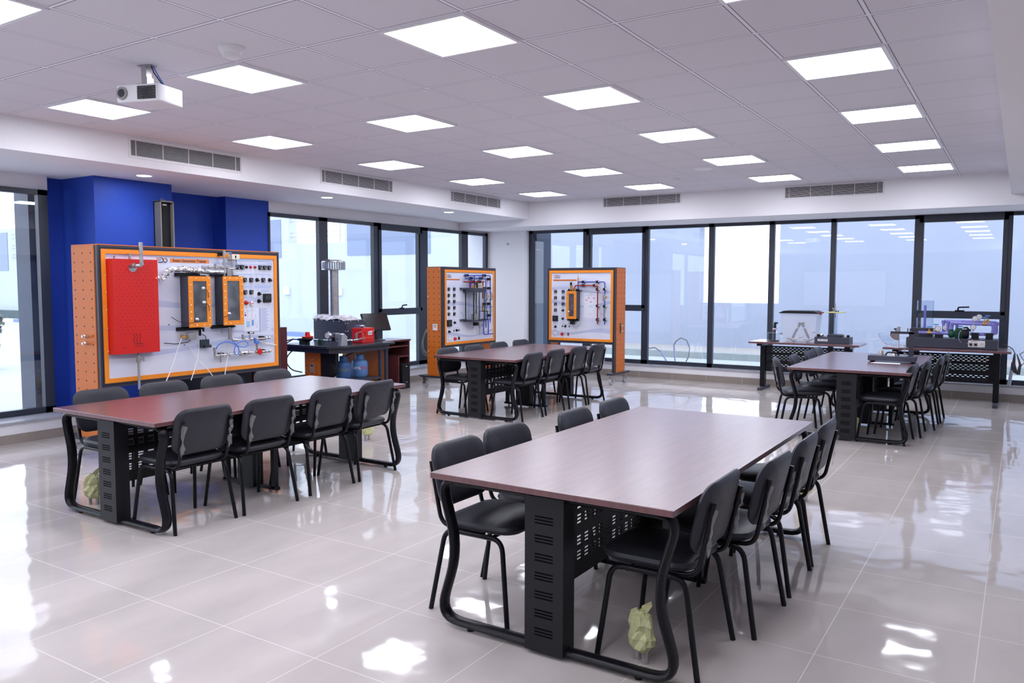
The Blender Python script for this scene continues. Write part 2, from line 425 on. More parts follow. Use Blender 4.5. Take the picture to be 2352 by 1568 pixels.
for (x0, x1, z0, z1) in ((-46, -43.2, 2.3, 4.2), (-19.85, -16.2, 2.62, 4.1), (-27, -23.2, 2.6, 4.0)):
    MB().box((x0, -.03, z0), (x1, .05, z1)).obj('facade_window', greywin, fac, smooth=False)
for (x0, x1, zs_) in ((-22.8, -20, (3.35, 3.5, 3.9, 4.02)), (-42.9, -38, (2.95, 3.1, 3.4, 3.55, 3.9, 4.1))):
    m = MB()
    for z in zs_: m.tube([(x0, .1, z), (x1, .1, z)], .015, 6)
    m.tube([(x0+.3, .1, zs_[0]-.3), (x0+.3, .1, zs_[-1])], .02, 6); m.tube([(x1-.3, .1, zs_[0]-.3), (x1-.3, .1, zs_[-1])], .02, 6)
    m.obj('railing', steel, fac, smooth=True)
for x, z in ((-22.9, 1.37), (-20.25, 1.36), (-41.7, 1.2)):
    MB().box((x-.13, -.08, z-.13), (x+.13, 0, z+.15)).obj('wall_box', whitep, fac, smooth=False)
kb = MB()
for k in range(60):
    kb.m = k % 2; kb.box((-78+k*1.0, 18.6, GZ), (-77+k*1.0, 18.85, GZ+.14))
tag(kb.obj('painted_kerb', [mat('white kerb paint', (.8, .8, .82), .8), mat('blue kerb paint', (.22, .30, .55), .8)], smooth=False), 'blue and white striped kerb in front of the building outside', 'kerb')
tag(MB().box((-80, 20.1, GZ), (-24, 20.45, .3)).obj('clipped_hedge', noisy(mat('hedge', (.12, .16, .16), .9), 3, .3), smooth=False), 'low dark hedge strip at the foot of the building outside', 'hedge')
tag(MB().box((-10, 18.2, GZ), (12, 18.45, .03)).obj('garden_kerb', noisy(mat('grey green kerb', (.36, .40, .40), .9), 4, .15), smooth=False), 'grey concrete kerb across the court behind the back windows', 'kerb')
struct(MB().box((-10, 18.45, GZ), (12, 20.5, .0)).obj('trim_10', gravel, smooth=False))
# planter outside the near left window
pl = empty('potted_shrub', 'round clipped shrub in a grey pot outside the left window', 'plant', (-17.6, 7.72, GZ))
m = MB(); m.lathe([(.22, 0), (.3, .05), (.38, .5), (.36, .55), (.30, .5)], n=20); m.obj('pot', mat('blue grey pot', (.25, .30, .42), .5), pl)
m = MB()
for k in range(260):
    a = random.uniform(0, 2*PI); e = random.uniform(-.9, 1.5); rr = .38+random.uniform(-.05, .04)
    c = Vector((rr*math.cos(a)*math.cos(e), rr*math.sin(a)*math.cos(e), .95+rr*1.15*math.sin(e)))
    d = Vector((random.uniform(-1,1), random.uniform(-1,1), random.uniform(-1,1))).normalized()*.09; e2 = d.cross(Vector((random.random(), random.random(), 1))).normalized()*.07
    m.add([c-d, c-e2, c+d, c+e2], [(0, 1, 2, 3)])
m.ball((0, 0, .95), .36, 16, 1.1); m.obj('foliage', leaf, pl)
# conduit and hose on the ground behind the back window
m = MB(); m.box((0, 0, 0), (.03, .02, .62)); c1 = m.obj('metal_strip', mat('pale metal', (.45, .53, .72), .4), loc=(-5.36, 14.05, GZ)); c1.rotation_euler = (0, -.08, 0)
hg = empty('hose_offcuts', 'two curled grey hoses with pale strips standing on the ground outside the back window', 'hose', (-5.35, 14.0, GZ))
c1.parent = hg; c1.location = (0, 0, 0)
m = MB(); m.box((0, 0, 0), (.03, .02, .6)); c2 = m.obj('metal_strip', MATS['pale metal'], hg); c2.rotation_euler = (0, -.55, 0)
m = MB(); m.tube([(-.05, .03, .62), (0, .03, .70), (.09, .03, .76), (.2, .03, .72), (.26, .03, .58), (.24, .03, .42), (.17, .03, .28), (.05, .03, .15)], .012)
m.obj('hose_loop', greyp, hg)
m = MB(); m.tube([(-.32, .03, .50), (-.42, .03, .56), (-.55, .03, .54), (-.66, .03, .46), (-.68, .03, .34), (-.58, .03, .25), (-.30, .03, .12)], .012)
m.obj('hose_loop', greyp, hg)

# ================================================================== CEILING FITTINGS
def light_label(r_, c_): return None
lp = empty('ceiling_light', '', 'ceiling light')
m = MB(); h, q = .3, .2745
for a in (((-h, -h), (h, -q)), ((-h, q), (h, h)), ((-h, -q), (-q, q)), ((q, -q), (h, q))): m.box((*a[0], -.014), (*a[1], 0))
m.obj('light_frame', whitep, lp, smooth=False)
MB().box((-q, -q, -.010), (q, q, -.001)).obj('light_diffuser', diffuser, lp, smooth=False)
rows = {0: 'row farthest from the blue wall', 1: 'third row from the blue wall', 2: 'second row from the blue wall', 3: 'row nearest the blue wall'}
cols = {-3: 'last one', -2: 'seventh from the back', -1: 'sixth from the back', 0: 'fifth from the back', 1: 'fourth from the back', 2: 'third from the back', 3: 'second from the back', 4: 'first from the back'}
first = True
for rr in range(4):
    for cc in range(-3, 5):
        x = -1.351-1.8*rr+.3; y = 3.516+1.8*cc+.3
        lab = 'square ceiling light panel, %s, %s' % (rows[rr], cols[cc])
        if first: lp.location = (x, y, CZ); lp['label'] = lab; lp['group'] = 'square ceiling light panels'; first = False
        else: dup(lp, (x, y, CZ), None, lab)
# downlights
dn = ['round downlight in the soffit above the blue column', 'round downlight in the soffit above the burner stand', 'round downlight in the soffit nearest the corner pier']
for i, (x, y) in enumerate(((-7.886, 5.124), (-7.775, 7.657), (-7.696, 10.21))):
    if i == 0:
        d0 = empty('downlight', dn[0], 'downlight', (x, y, 2.75), group='round downlights')
        m = MB(); m.lathe([(.075, -.002), (.085, -.006), (.09, 0), (.07, 0)]); m.obj('light_ring', whitep, d0)
        MB().lathe([(.071, -.005), (.071, 0)]).obj('light_lens', downlens, d0)
        li = bpy.data.lights.new('downlight_lamp', 'AREA'); li.shape = 'DISK'; li.size = .13; li.energy = 5; li.color = (.85, .92, 1)
        lo = bpy.data.objects.new('downlight_lamp', li); COL.objects.link(lo); lo.parent = d0; lo.location = (0, 0, -.02)
    else: dup(d0, (x, y, 2.75), None, dn[i])
# air grilles
def grille(loc, rz, wd, ht, label):
    g = empty('air_grille', label, 'vent', loc, rz, 'slotted air grilles in the bulkheads')
    m = MB(); b = .02
    m.box((-b, -.008, -b), (wd+b, 0, 0)); m.box((-b, -.008, ht), (wd+b, 0, ht+b)); m.box((-b, -.008, 0), (0, 0, ht)); m.box((wd, -.008, 0), (wd+b, 0, ht))
    m.obj('grille_frame', whitep, g, smooth=False)
    MB().box((0, -.001, 0), (wd, .0, ht)).obj('dark_back', matblack, g, smooth=False)
    m = MB(); n = 11
    for k in range(n):
        z = ht*(k+.5)/n; m.add([(0, -.009, z-.0028), (wd, -.009, z-.0028), (wd, -.003, z+.0005), (0, -.003, z+.0005), (0, -.009, z-.0002), (wd, -.009, z-.0002), (wd, -.003, z+.003), (0, -.003, z+.003)], [(0,1,2,3), (4,7,6,5), (0,4,5,1), (2,6,7,3)])
    for k in range(5): x = wd*(k+.18)/4.4; m.box((x-.003, -.009, 0), (x+.003, -.002, ht))
    m.obj('grille_blades', whitep, g, smooth=False)
grille((-7.35, 4.64, 2.85), PI/2, 1.29, .15, 'slotted air grille above the orange framed steam board')
grille((-7.35, 7.15, 2.87), PI/2, 1.31, .145, 'slotted air grille above the gas burner stand')
grille((-7.35, 9.80, 2.87), PI/2, 1.35, .145, 'slotted air grille above the tall narrow orange board, nearest the corner')
grille((-5.888, 12.05, 2.89), 0, 1.32, .14, 'slotted air grille in the back bulkhead above the boiling board')
grille((-2.967, 12.05, 2.87), 0, 1.30, .15, 'slotted air grille in the back bulkhead above the right-hand tables')
# smoke detectors
def detector(x, y, label, s=1):
    g = empty('smoke_detector', label, 'smoke detector', (x, y, CZ))
    MB().lathe([(.075*s, 0), (.075*s, -.012*s), (.055*s, -.04*s), (.05*s, -.042*s)][::-1]).obj('detector_base', whitep, g)
    MB().lathe([(.048*s, -.052*s), (.05*s, -.042*s), (.05*s, -.05*s), (.045*s, -.066*s), (.02*s, -.07*s)][::-1]).obj('detector_cap', whitep, g)
detector(-4.117, 3.272, 'round white smoke detector on the ceiling near the projector')
detector(-4.0, 10.4, 'small white smoke detector on the far ceiling above the back grille', .7)
tag(MB().lathe([(.10, -.006), (.115, 0), (.09, 0)]).obj('ceiling_speaker', whitep, loc=(-3.4, 9.75, CZ)), 'flat round white disc flush in the far ceiling', 'ceiling speaker')

# projector
pj = empty('projector', 'white projector hanging from the ceiling on a bracket', 'projector', (-4.936, 3.255, CZ), math.radians(16))
m = MB()
m.prism([(-.16, -.12), (-.15, -.135), (.0, -.135), (.03, -.125), (.155, -.125), (.165, -.10), (.165, .10), (.155, .115), (-.15, .115), (-.16, .10)], 'z', -.262, -.15)
m.obj('projector_body', whitep, pj, loc=(.02, 0, 0), bevel=.008)
m = MB(); m.cyl((-.085, -.13, -.205), (-.085, -.148, -.205), .042, .040, 24); m.obj('lens_ring', greyp, pj)
m = MB(); m.cyl((-.085, -.148, -.205), (-.085, -.152, -.205), .027, .024, 20); m.obj('lens', smoked, pj)
m = MB()
for i in range(11):
    for j in range(8): m.box((.03+i*.0125, -.1375+max(0, i-1)*.0008, -.247+j*.0105), (.039+i*.0125, -.1335+max(0, i-1)*.001, -.240+j*.0105))
m.obj('air_slots', matblack, pj, smooth=False)
m = MB(); m.box((-.03, -.025, -.10), (.01, .025, 0)); m.box((-.025, -.03, -.155), (.02, .03, -.08)); m.box((-.05, -.05, -.152), (.04, .05, -.146)); m.box((-.06, -.03, -.006), (.05, .03, 0))
m.obj('bracket', steel, pj, smooth=False)
m = MB()
for i in range(10): m.cbox((.04+i*.011, -.0, -.147), (.006, .15, .006))
m.obj('body_ribs', whitep, pj, smooth=False)
MB().tube([(.03, 0, -.005), (.05, .0, -.05), (.09, .0, -.10), (.13, .0, -.15)], .004).obj('cable', inkblack, pj)
MB().tube([(.035, .01, -.002), (.075, .0, -.06), (.11, .0, -.11), (.14, .0, -.15)], .004).obj('cable', hoseblue, pj)
# column speaker on the blue column
sp = empty('column_speaker', 'tall narrow bronze loudspeaker on the blue column', 'speaker', (-8.33, 5.60, 1.92), PI/2); sp.scale = (.85, .8, 1)
m = MB(); m.box((-.10, -.16, 0), (-.085, 0, .62)); m.box((.085, -.16, 0), (.10, 0, .62)); m.box((-.10, -.16, .61), (.10, 0, .625)); m.box((-.10, -.16, -.01), (.10, 0, .005)); m.box((-.1, -.02, 0), (.1, 0, .62))
m.obj('speaker_case', bronze, sp, smooth=False)
MB().box((-.083, -.10, .005), (.083, -.04, .61)).obj('speaker_cloth', matblack, sp, smooth=False)
MB().box((-.03, -.104, .575), (.03, -.1, .59)).obj('badge', whitep, sp, smooth=False)
MB().tube([(-.04, -.05, .62), (0, -.05, .66), (.05, -.05, .63)], .004).obj('cable', greyp, sp)

# ================================================================== TABLES AND CHAIRS
def slots_panel(mb, x0, x1, bands, y0, y1, place):
    """bands = [(z0,z1,[(h0,h1),..])] : sheet made of strips with real slots. place maps (along,across,z)"""
    for z0, z1, holes in bands:
        a = x0
        for h0, h1 in holes:
            place(mb, a, h0, z0, z1); a = h1
        place(mb, a, x1, z0, z1)
def conference_table(label, x, y):
    t = empty('conference_table', label, 'table', (x, y, 0), group='mahogany meeting tables')
    MB().box((-.59, -1.2, .712), (.59, 1.2, .74)).obj('tabletop', wood, t, bevel=.003, smooth=False)
    for sy in (-1, 1):
        yy = sy*1.12
        half = [(0, .695), (.585, .695), (.49, .375), (.60, .03), (0, .03)]
        pts = [(px, yy, pz) for px, pz in half]+[(-px, yy, pz) for px, pz in half[::-1] if px]
        path = fillet(pts, [0, .09, .13, .13, 0, .13, .13, .09], 7, closed=True)
        m = MB(); m.tube(path, .034, 12, ry=.019, closed=True, up=(0, 1, 0))
        # up vector along y: r acts along y
        m.obj('leg_loop', black, t)
        m = MB(); m.box((-.095, yy-.05, .02), (.095, yy+.05, .70))
        f_ = yy-.05 if sy < 0 else yy+.05
        for k in range(7):
            zc = .60-k*.082
            for j in (-1, 0, 1):
                m.m = 1; m.box((-.045, f_-.0008, zc+j*.014-.003), (.045, f_+.0008, zc+j*.014+.003)); m.m = 0
        m.obj('column', [colblack, mat('slot shadow black', (.001, .001, .001), .9, spec=.1)], t, smooth=False)
        for gx in (-.42, .42): MB().cyl((gx, yy, 0), (gx, yy, .02), .016).obj('glide', matblack, t)
    m = MB(); m.box((-.30, -.02, .03), (-.26, .02, .70)); m.box((.26, -.02, .03), (.30, .02, .70)); m.box((-.32, -.02, .02), (.32, .02, .045)); m.box((-.5, -.025, .68), (.5, .025, .712))
    m.obj('centre_frame', black, t, smooth=False)
    MB().box((-.09, -.05, .02), (.09, .05, .70)).obj('column', black, t, smooth=False)
    m = MB()
    for sx in (-.3, .3): m.box((sx-.02, -1.12, .685), (sx+.02, 1.12, .711))
    m.obj('rail', black, t, smooth=False)
    for (a, b) in ((-1.07, -.05), (.05, 1.07)):
        m = MB(); bands = []
        rowsz = [.60, .53, .43, .36]
        edges = []
        z = .26; zs = []
        for rz_ in sorted(rowsz):
            for j in (-1, 0, 1): zs.append(rz_+j*.017)
        n = int((b-a-.08)/.075)
        holes = [(a+.05+k*.075, a+.05+k*.075+.045) for k in range(n)]
        for zz in zs:
            bands.append((z, zz-.0055, [])); bands.append((zz-.0055, zz+.0055, holes)); z = zz+.0055
        bands.append((z, .68, []))
        slots_panel(m, a, b, bands, 0, 0, lambda M_, p, q_, z0, z1: M_.box((-.003, p, z0), (.003, q_, z1)) if q_-p > 1e-5 else None)
        m.obj('modesty_panel', black, t, smooth=False)
    return t
TX = {'a': (-5.10, 4.15), 'b': (-1.68, 4.06), 'c': (-5.48, 8.93), 'd': (-1.49, 9.90)}
tb = conference_table('long mahogany table at the left, before the steam board', *TX['a'])
dup(tb, (*TX['b'], 0), 0, 'long mahogany table in the right foreground, nearest the camera')
dup(tb, (*TX['c'], 0), 0, 'long mahogany table in the far middle, before the two smaller orange boards')
dup(tb, (*TX['d'], 0), 0, 'long mahogany table at the far right carrying the quadrant balance')

def make_chair():
    c = empty('visitor_chair', '', 'chair')
    s = pad(.43, .42, .09, .062, 0, 1.0, dome=.25)
    s.v = [Vector((p.x, p.z+.02, .447-p.y)) for p in s.v]
    s.obj('seat', leather, c)
    b = pad(.435, .315, .085, .048, 0, 1.02)
    A = math.radians(13)
    nv = []
    for p in b.v:
        yy = p.y-.035*(1-(p.x/.22)**2)*-1*-1+.0
        yy = p.y+.03*(p.x/.22)**2 - .02
        z = p.z; nv.append(Vector((p.x, -.222+yy*math.cos(A)-z*math.sin(A), .655+z*math.cos(A)+yy*math.sin(A))))
    b.v = nv
    b.obj('backrest', leather, c)
    for sx in (-1, 1):
        m = MB(); m.tube(fillet([(sx*.235, .215, .0), (sx*.205, .165, .405), (sx*.205, -.165, .405), (sx*.235, -.235, 0)], .06, 6), .0125, 10)
        m.obj('leg_frame', black, c)
        m = MB(); m.tube(fillet([(sx*.18, .05, .415), (sx*.18, -.208, .415), (sx*.18, -.272, .725)], .06, 6), .011, 10, ry=.011)
        m.obj('back_tube', black, c)
        # torn clear packing film left on the tube
        m = MB(); rnd = random.Random(3+sx)
        prev = None
        P0 = Vector((sx*.18, -.230, .51)); P1 = Vector((sx*.18, -.266, .70))
        for k in range(9):
            t = k/8; p = P0.lerp(P1, t)+Vector((rnd.uniform(-.006, .006), -.013, 0)); wv = .005+.011*rnd.random()+(.010 if k > 6 else 0)
            row = [p+Vector((-wv, rnd.uniform(-.012, .004), rnd.uniform(-.01, .01))), p+Vector((0, -.006+rnd.uniform(-.01, .004), 0)), p+Vector((wv, rnd.uniform(-.014, .006), rnd.uniform(-.012, .01)))]
            if prev: m.add(prev+row, [(0, 1, 4, 3), (1, 2, 5, 4)])
            prev = row
        o = m.obj('film_wrap', film, c, smooth=False)
        o['label'] = 'torn clear packing film'
    m = MB(); m.tube([(-.205, .09, .398), (.205, .09, .398)], .009); m.tube([(-.205, -.10, .398), (.205, -.10, .398)], .009)
    m.obj('cross_bar', black, c)
    return c
ch0 = make_chair(); used = [False]
ordn = ['nearest the camera', 'second from the camera', 'third from the camera', 'farthest from the camera']
def chairs(tname, sname, rz, spots, grp):
    for i, (x, y, *a) in enumerate(spots):
        lab = 'black padded chair on the %s side of the %s, %s' % (sname, tname, ordn[i])
        ang = rz+math.radians(a[0] if a else 0)
        if not used[0]:
            ch0.location = (x, y, 0); ch0.rotation_euler = (0, 0, ang); ch0['label'] = lab; ch0['group'] = grp; used[0] = True
        else: dup(ch0, (x, y, 0), ang, lab, grp)
H90 = PI/2
chairs('left table', 'aisle', H90, [(-4.735, 3.30), (-4.72, 3.84, -2), (-4.735, 4.45), (-4.74, 4.965, 3)], 'chairs around the left table')
chairs('left table', 'blue wall', -H90, [(-5.66, 3.42), (-5.66, 3.95), (-5.67, 4.52), (-5.64, 5.06)], 'chairs around the left table')
chairs('foreground table', 'right', H90, [(-1.28, 3.27, 0), (-1.19, 3.80, -2), (-1.185, 4.38), (-1.19, 4.92)], 'chairs around the foreground table')
chairs('foreground table', 'left', -H90, [(-2.18, 3.28), (-2.20, 3.76, -3), (-2.15, 4.50), (-2.14, 5.06)], 'chairs around the foreground table')
chairs('far middle table', 'right', H90, [(-5.10, 8.10), (-5.12, 8.68), (-5.10, 9.25), (-5.09, 9.77)], 'chairs around the far middle table')
chairs('far middle table', 'left', -H90, [(-5.89, 8.10), (-5.89, 8.68), (-5.92, 9.32), (-5.92, 9.90)], 'chairs around the far middle table')
chairs('far right table', 'right', H90, [(-1.155, 9.01, -4), (-1.08, 9.57), (-1.0, 10.16), (-.98, 10.70)], 'chairs around the far right table')
chairs('far right table', 'left', -H90, [(-2.02, 9.05, 20), (-1.96, 9.58, 4), (-1.93, 10.2), (-1.95, 10.8)], 'chairs around the far right table')

# taped-up floor taps under the tables
def tap(x, y, label, seed):
    rnd = random.Random(seed)
    g = empty('taped_tap', label, 'tap', (x, y, 0), rnd.uniform(0, 6), 'taped floor taps')
    m = MB()
    for dx in (-.025, .025): m.cyl((dx, 0, 0), (dx, 0, .07), .014)
    m.obj('stub_pipe', steel, g)
    m = MB(); prof = [(.03, .05), (.052, .07), (.06, .11), (.05, .145), (.058, .17), (.045, .205), (.02, .222)]; V = []; F = []; n = 14
    for rr, h in prof:
        for j in range(n): a = 2*PI*j/n; q = rr*(1+rnd.uniform(-.18, .18)); V.append((q*math.cos(a)*1.1, q*math.sin(a)*.85, h+rnd.uniform(-.008, .008)))
    for i in range(len(prof)-1):
        for j in range(n): F.append((i*n+j, i*n+(j+1) % n, (i+1)*n+(j+1) % n, (i+1)*n+j))
    F.append(tuple(reversed(range(n)))); F.append(tuple((len(prof)-1)*n+j for j in range(n)))
    m.add(V, F); m.obj('tape_wrap', tape, g, smooth=False)
    m = MB(); m.add([(-.02, 0, .20), (.02, .005, .205), (.06, .01, .262), (.065, .0, .285), (.015, -.01, .25)], [(0, 1, 2, 3, 4)]); m.add([(.05, -.02, .17), (.062, 0, .165), (.072, 0, .09), (.06, -.02, .085)], [(0, 1, 2, 3)])
    m.obj('tape_tail', tape, g, smooth=False)
tap(-5.66, 3.20, 'tap bundled in yellowish tape on the floor under the near end of the left table', 1)
tap(-1.312, 3.09, 'tap bundled in yellowish tape on the floor under the foreground table', 2)
tap(-5.65, 6.08, 'tap bundled in yellowish tape on the floor beyond the left table', 3)
tap(-1.446, 9.0, 'tap bundled in yellowish tape under the far right table', 4)
tap(-1.32, 6.10, 'tap bundled in yellowish tape on the floor behind the foreground table', 5)

# ================================================================== TRAINING BOARDS
# local frame: x to the right along the face, -y towards the viewer, z up; origin on the floor at the front left corner
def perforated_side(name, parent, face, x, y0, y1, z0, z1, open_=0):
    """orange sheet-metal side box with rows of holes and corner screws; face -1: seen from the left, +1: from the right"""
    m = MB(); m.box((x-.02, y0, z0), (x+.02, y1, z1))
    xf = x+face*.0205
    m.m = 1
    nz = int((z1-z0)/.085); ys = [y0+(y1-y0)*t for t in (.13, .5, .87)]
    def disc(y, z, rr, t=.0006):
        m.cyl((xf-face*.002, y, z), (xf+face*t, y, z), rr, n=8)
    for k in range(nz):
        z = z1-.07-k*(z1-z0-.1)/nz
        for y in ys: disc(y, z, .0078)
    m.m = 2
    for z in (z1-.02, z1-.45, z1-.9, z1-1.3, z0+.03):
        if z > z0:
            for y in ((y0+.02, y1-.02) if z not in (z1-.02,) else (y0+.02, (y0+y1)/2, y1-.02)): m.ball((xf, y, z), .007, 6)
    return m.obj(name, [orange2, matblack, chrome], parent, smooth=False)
def trainer(label, loc, rz, W, zt, D, vis, zb=.66):
    t = empty('training_board', label, 'training board', loc, rz)
    m = MB()
    for x in (0, W-.045): m.box((x, 0, .19), (x+.045, .045, zt)); m.box((x, D-.045, .19), (x+.045, D, zt))
    for z in (zb, zt-.045):
        m.box((.045, 0, z), (W-.045, .045, z+.045)); m.box((.045, D-.045, z), (W-.045, D, z+.045))
        for x in (0, W-.045): m.box((x, .045, z), (x+.045, D-.045, z+.045))
    m.m = 1                                              # grooves of the profile
    for x in (.02, W-.025): m.box((x, -.001, .19), (x+.006, .001, zt))
    for z in (zb+.02, zt-.026): m.box((.03, -.001, z), (W-.03, .001, z+.006))
    m.obj('profile_frame', [slate, matblack], t, smooth=False)
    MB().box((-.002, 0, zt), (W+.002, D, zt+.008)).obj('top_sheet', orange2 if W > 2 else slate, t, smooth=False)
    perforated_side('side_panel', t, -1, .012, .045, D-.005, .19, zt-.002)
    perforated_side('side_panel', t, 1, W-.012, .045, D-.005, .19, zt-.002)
    m = MB(); b = .04; a0, a1, c0, c1 = .035, W-.035, zb+.04, zt-.035
    for q in ((a0, a1, c0, c0+b), (a0, a1, c1-b, c1), (a0, a0+b, c0+b, c1-b), (a1-b, a1, c0+b, c1-b)): m.box((q[0], -.006, q[2]), (q[1], .03, q[3]))
    m.obj('orange_border', orange, t, smooth=False)
    MB().box((a0+b, .006, c0+b), (a1-b, .02, c1-b)).obj('printed_board', board, t, smooth=False)
    for x in (.02, W-.02):
        m = MB(); m.prism([(-.14, .16), (D+.12, .16), (D+.16, .19), (-.14, .19)], 'x', x-.05, x+.05); bp_ = m.obj('base_beam', slate, t, smooth=False)
        for y in (-.07, D+.06):
            m = MB(); m.cyl((x-.018, y, .055), (x+.018, y, .055), .055, n=20)
            wo = m.obj('caster', greyp if False else mat('caster grey', (.42, .42, .44), .35), t)
            m = MB(); m.box((x-.026, y-.03, .06), (x-.021, y+.03, .16)); m.box((x+.021, y-.03, .06), (x+.026, y+.03, .16)); m.box((x-.03, y-.035, .15), (x+.03, y+.035, .16))
            m.obj('caster_fork', steel, wo, smooth=False)
    return t
FY = .006                                   # plane of the printed board
def socket(t, x, z, s=.046):
    m = MB(); m.box((x-s/2, FY-.016, z-s/2), (x+s/2, FY, z+s/2)); o = m.obj('display_switch', matblack, t, bevel=.003, smooth=False)
    m = MB(); m.box((x-s*.32, FY-.018, z-s*.1), (x+s*.32, FY-.016, z+s*.32)); m.m = 1; m.box((x+s*.05, FY-.018, z-s*.36), (x+s*.3, FY-.016, z-s*.2)); m.obj('display_face', [mat('lcd grey', (.10, .11, .13), .2), whitep], o, smooth=False)
def knob(t, x, z, mt=None, r=.017, d=.03):
    m = MB(); m.lathe([(r*1.3, 0), (r*1.3, -.006), (r, -.008), (r*.9, -d), (r*.5, -d-.003)], (x, FY, z), 'y', 14)
    o = m.obj('knob', mt or black, t)
    if mt is None: MB().cyl((x, FY-d-.005, z), (x+.004, FY-d-.004, z+.012), .003, n=6).obj('pointer', whitep, o)
def display(t, x0, x1, z0, z1):
    o = MB().box((x0, FY-.022, z0), (x1, FY, z1)).obj('power_meter', matblack, t, bevel=.004, smooth=False)
    MB().box((x0+.02, FY-.024, z0+.03), (x1-.02, FY-.022, z1-.015)).obj('meter_screen', mat('lcd green', (.03, .042, .036), .15), o, smooth=False)
def strip(t, x0, x1, z0, z1, s=None, mt=None):
    MB().box((x0, FY-.0015, z0), (x1, FY, z1)).obj('printed_label', mt or pbluelabel, t, smooth=False)
    if s: text(s, (z1-z0)*.9, inkblack, 'lettering', t, ((x0+x1)/2, FY-.002, z0+(z1-z0)*.22), align='CENTER')
def caption(t, x, z, w, h=.006):
    """short line of tiny print, unreadable in the photograph"""
    m = MB(); k = int(w/.012)
    for i in range(k):
        if i % 5 != 4: m.box((x-w/2+i*.012, FY-.0008, z), (x-w/2+i*.012+.009, FY, z+h))
    m.obj('small_print', inkgrey, t, smooth=False)
def waves(t, x0, x1, zlist, skip=()):
    """pale blue printed wave bands"""
    for k, (z, h, ph) in enumerate(zlist):
        m = MB(); n = 24; V = []; F = []
        for i in range(n+1):
            x = x0+(x1-x0)*i/n; zz = z+.035*math.sin(i/n*5+ph)
            V += [(x, FY-.0006, zz), (x, FY-.0006, zz+h*(.5+.5*math.sin(i/n*3+ph*2)**2))]
        for i in range(n): F.append((2*i, 2*i+2, 2*i+3, 2*i+1))
        m.add(V, F); m.obj('printed_wave', mat('wave blue', (.50, .54, .72), .4), t, smooth=False)
def logo(t, x, z, h, name='logo'):
    h *= 1.15
    """the maker's mark: B E D O drawn with broken strokes, orange and navy"""
    m = MB(); k = h*.2; yy = FY-.002
    navy = 1
    m.m = 0; m.tube([(x, yy, z+h), (x+h*.45, yy, z+h), (x+h*.6, yy, z+h*.8), (x+h*.5, yy, z+h*.6), (x+h*.72, yy, z+h*.35)], k/2, 6)
    m.m = 1
    m.box((x+h*.8, yy-.001, z+h*.9), (x+h*1.25, yy+.001, z+h*1.05)); m.box((x+h*.8, yy-.001, z+h*.45), (x+h*1.25, yy+.001, z+h*.6))
    m.tube([(x+h*.5, yy, z+.0), (x+h*1.5, yy, z), (x+h*1.85, yy, z+h*.25), (x+h*1.9, yy, z+h*.6), (x+h*1.75, yy, z+h*.95), (x+h*1.4, yy, z+h*1.05)], k/2, 6)
    m.tube(arc((x+h*2.45, z+h*.5), h*.5, -PI*.85, PI*.2, 12, y=yy), k/2, 6)
    m.m = 0; m.tube(arc((x+h*2.45, z+h*.5), h*.5, PI*.2, PI*1.15, 12, y=yy), k/2, 6)
    m.obj(name, [mat('logo orange', (.75, .18, .06), .5), mat('logo navy', (.03, .03, .10), .5)], t)
def clamp(t, x, z, horiz=True, big=1):
    m = MB(); s = .02*big
    m.box((x-s, FY-.055, z-s), (x+s, FY, z+s)); o = m.obj('pipe_clamp', slate2 if False else matblack, t, smooth=False)
    m = MB()
    if horiz: m.cyl((x+s, FY-.04, z), (x+s*1.9, FY-.04, z), .014, n=10)
    else: m.cyl((x+s*1.1, FY-.04, z), (x+s*2, FY-.04, z), .012, n=10)
    m.obj('clamp_nut', chrome, o)
def window_tank(t, x0, x1, z0, z1, depth, bolts_out=.014, side_right=False):
    """dark tank with an orange framed sight window bolted on its front"""
    b = MB().box((x0+.01, FY-depth, z0+.005), (x1-.01, FY, z1-.005)).obj('tank', slate2, t, smooth=False)
    m = MB(); y = FY-depth; fw = .047 if x1-x0 > .2 else .042
    for q in ((x0, x1, z0, z0+fw), (x0, x1, z1-fw, z1), (x0, x0+fw, z0+fw, z1-fw), (x1-fw, x1, z0+fw, z1-fw)): m.box((q[0], y-.012, q[2]), (q[1], y, q[3]))
    fr_ = m.obj('window_frame', orange, b, smooth=False)
    m = MB(); n = max(5, int((z1-z0)/.07))
    for k in range(n+1):
        z = z0+.02+(z1-z0-.04)*k/n
        for x in (x0+.02, x1-.02): m.ball((x, y-.013, z), .0055, 6)
    for k in (1, 2):
        for z in (z0+.02, z1-.02): m.ball((x0+(x1-x0)*k/3, y-.013, z), .0055, 6)
    m.obj('bolts', chrome, b)
    MB().box((x0+fw, y-.005, z0+fw), (x1-fw, y-.003, z1-fw)).obj('sight_glass', smoked_w, b, smooth=False)
    m = MB(); m.box((x0-.05, FY-.045, z1), (x1+.03, FY, z1+.012)); m.box((x0-.05, FY-.012, z1-.0), (x1-.02, FY, z1+.035)); m.obj('tank_bracket', matblack, b, smooth=False); m = MB(); m.box((x0-.05, FY-.04, z0-.03), (x1-.02, FY, z0-.012)); m.box((x0-.05, FY-.012, z0-.035), (x1-.02, FY, z0-.0))
    m.obj('tank_bracket', matblack, b, smooth=False)
    return b
smoked_w = noisy(mat('cloudy sight glass', (.055, .058, .07), rough=.15, spec=.7), 9, 0, c2=(.14, .145, .16), detail=3)

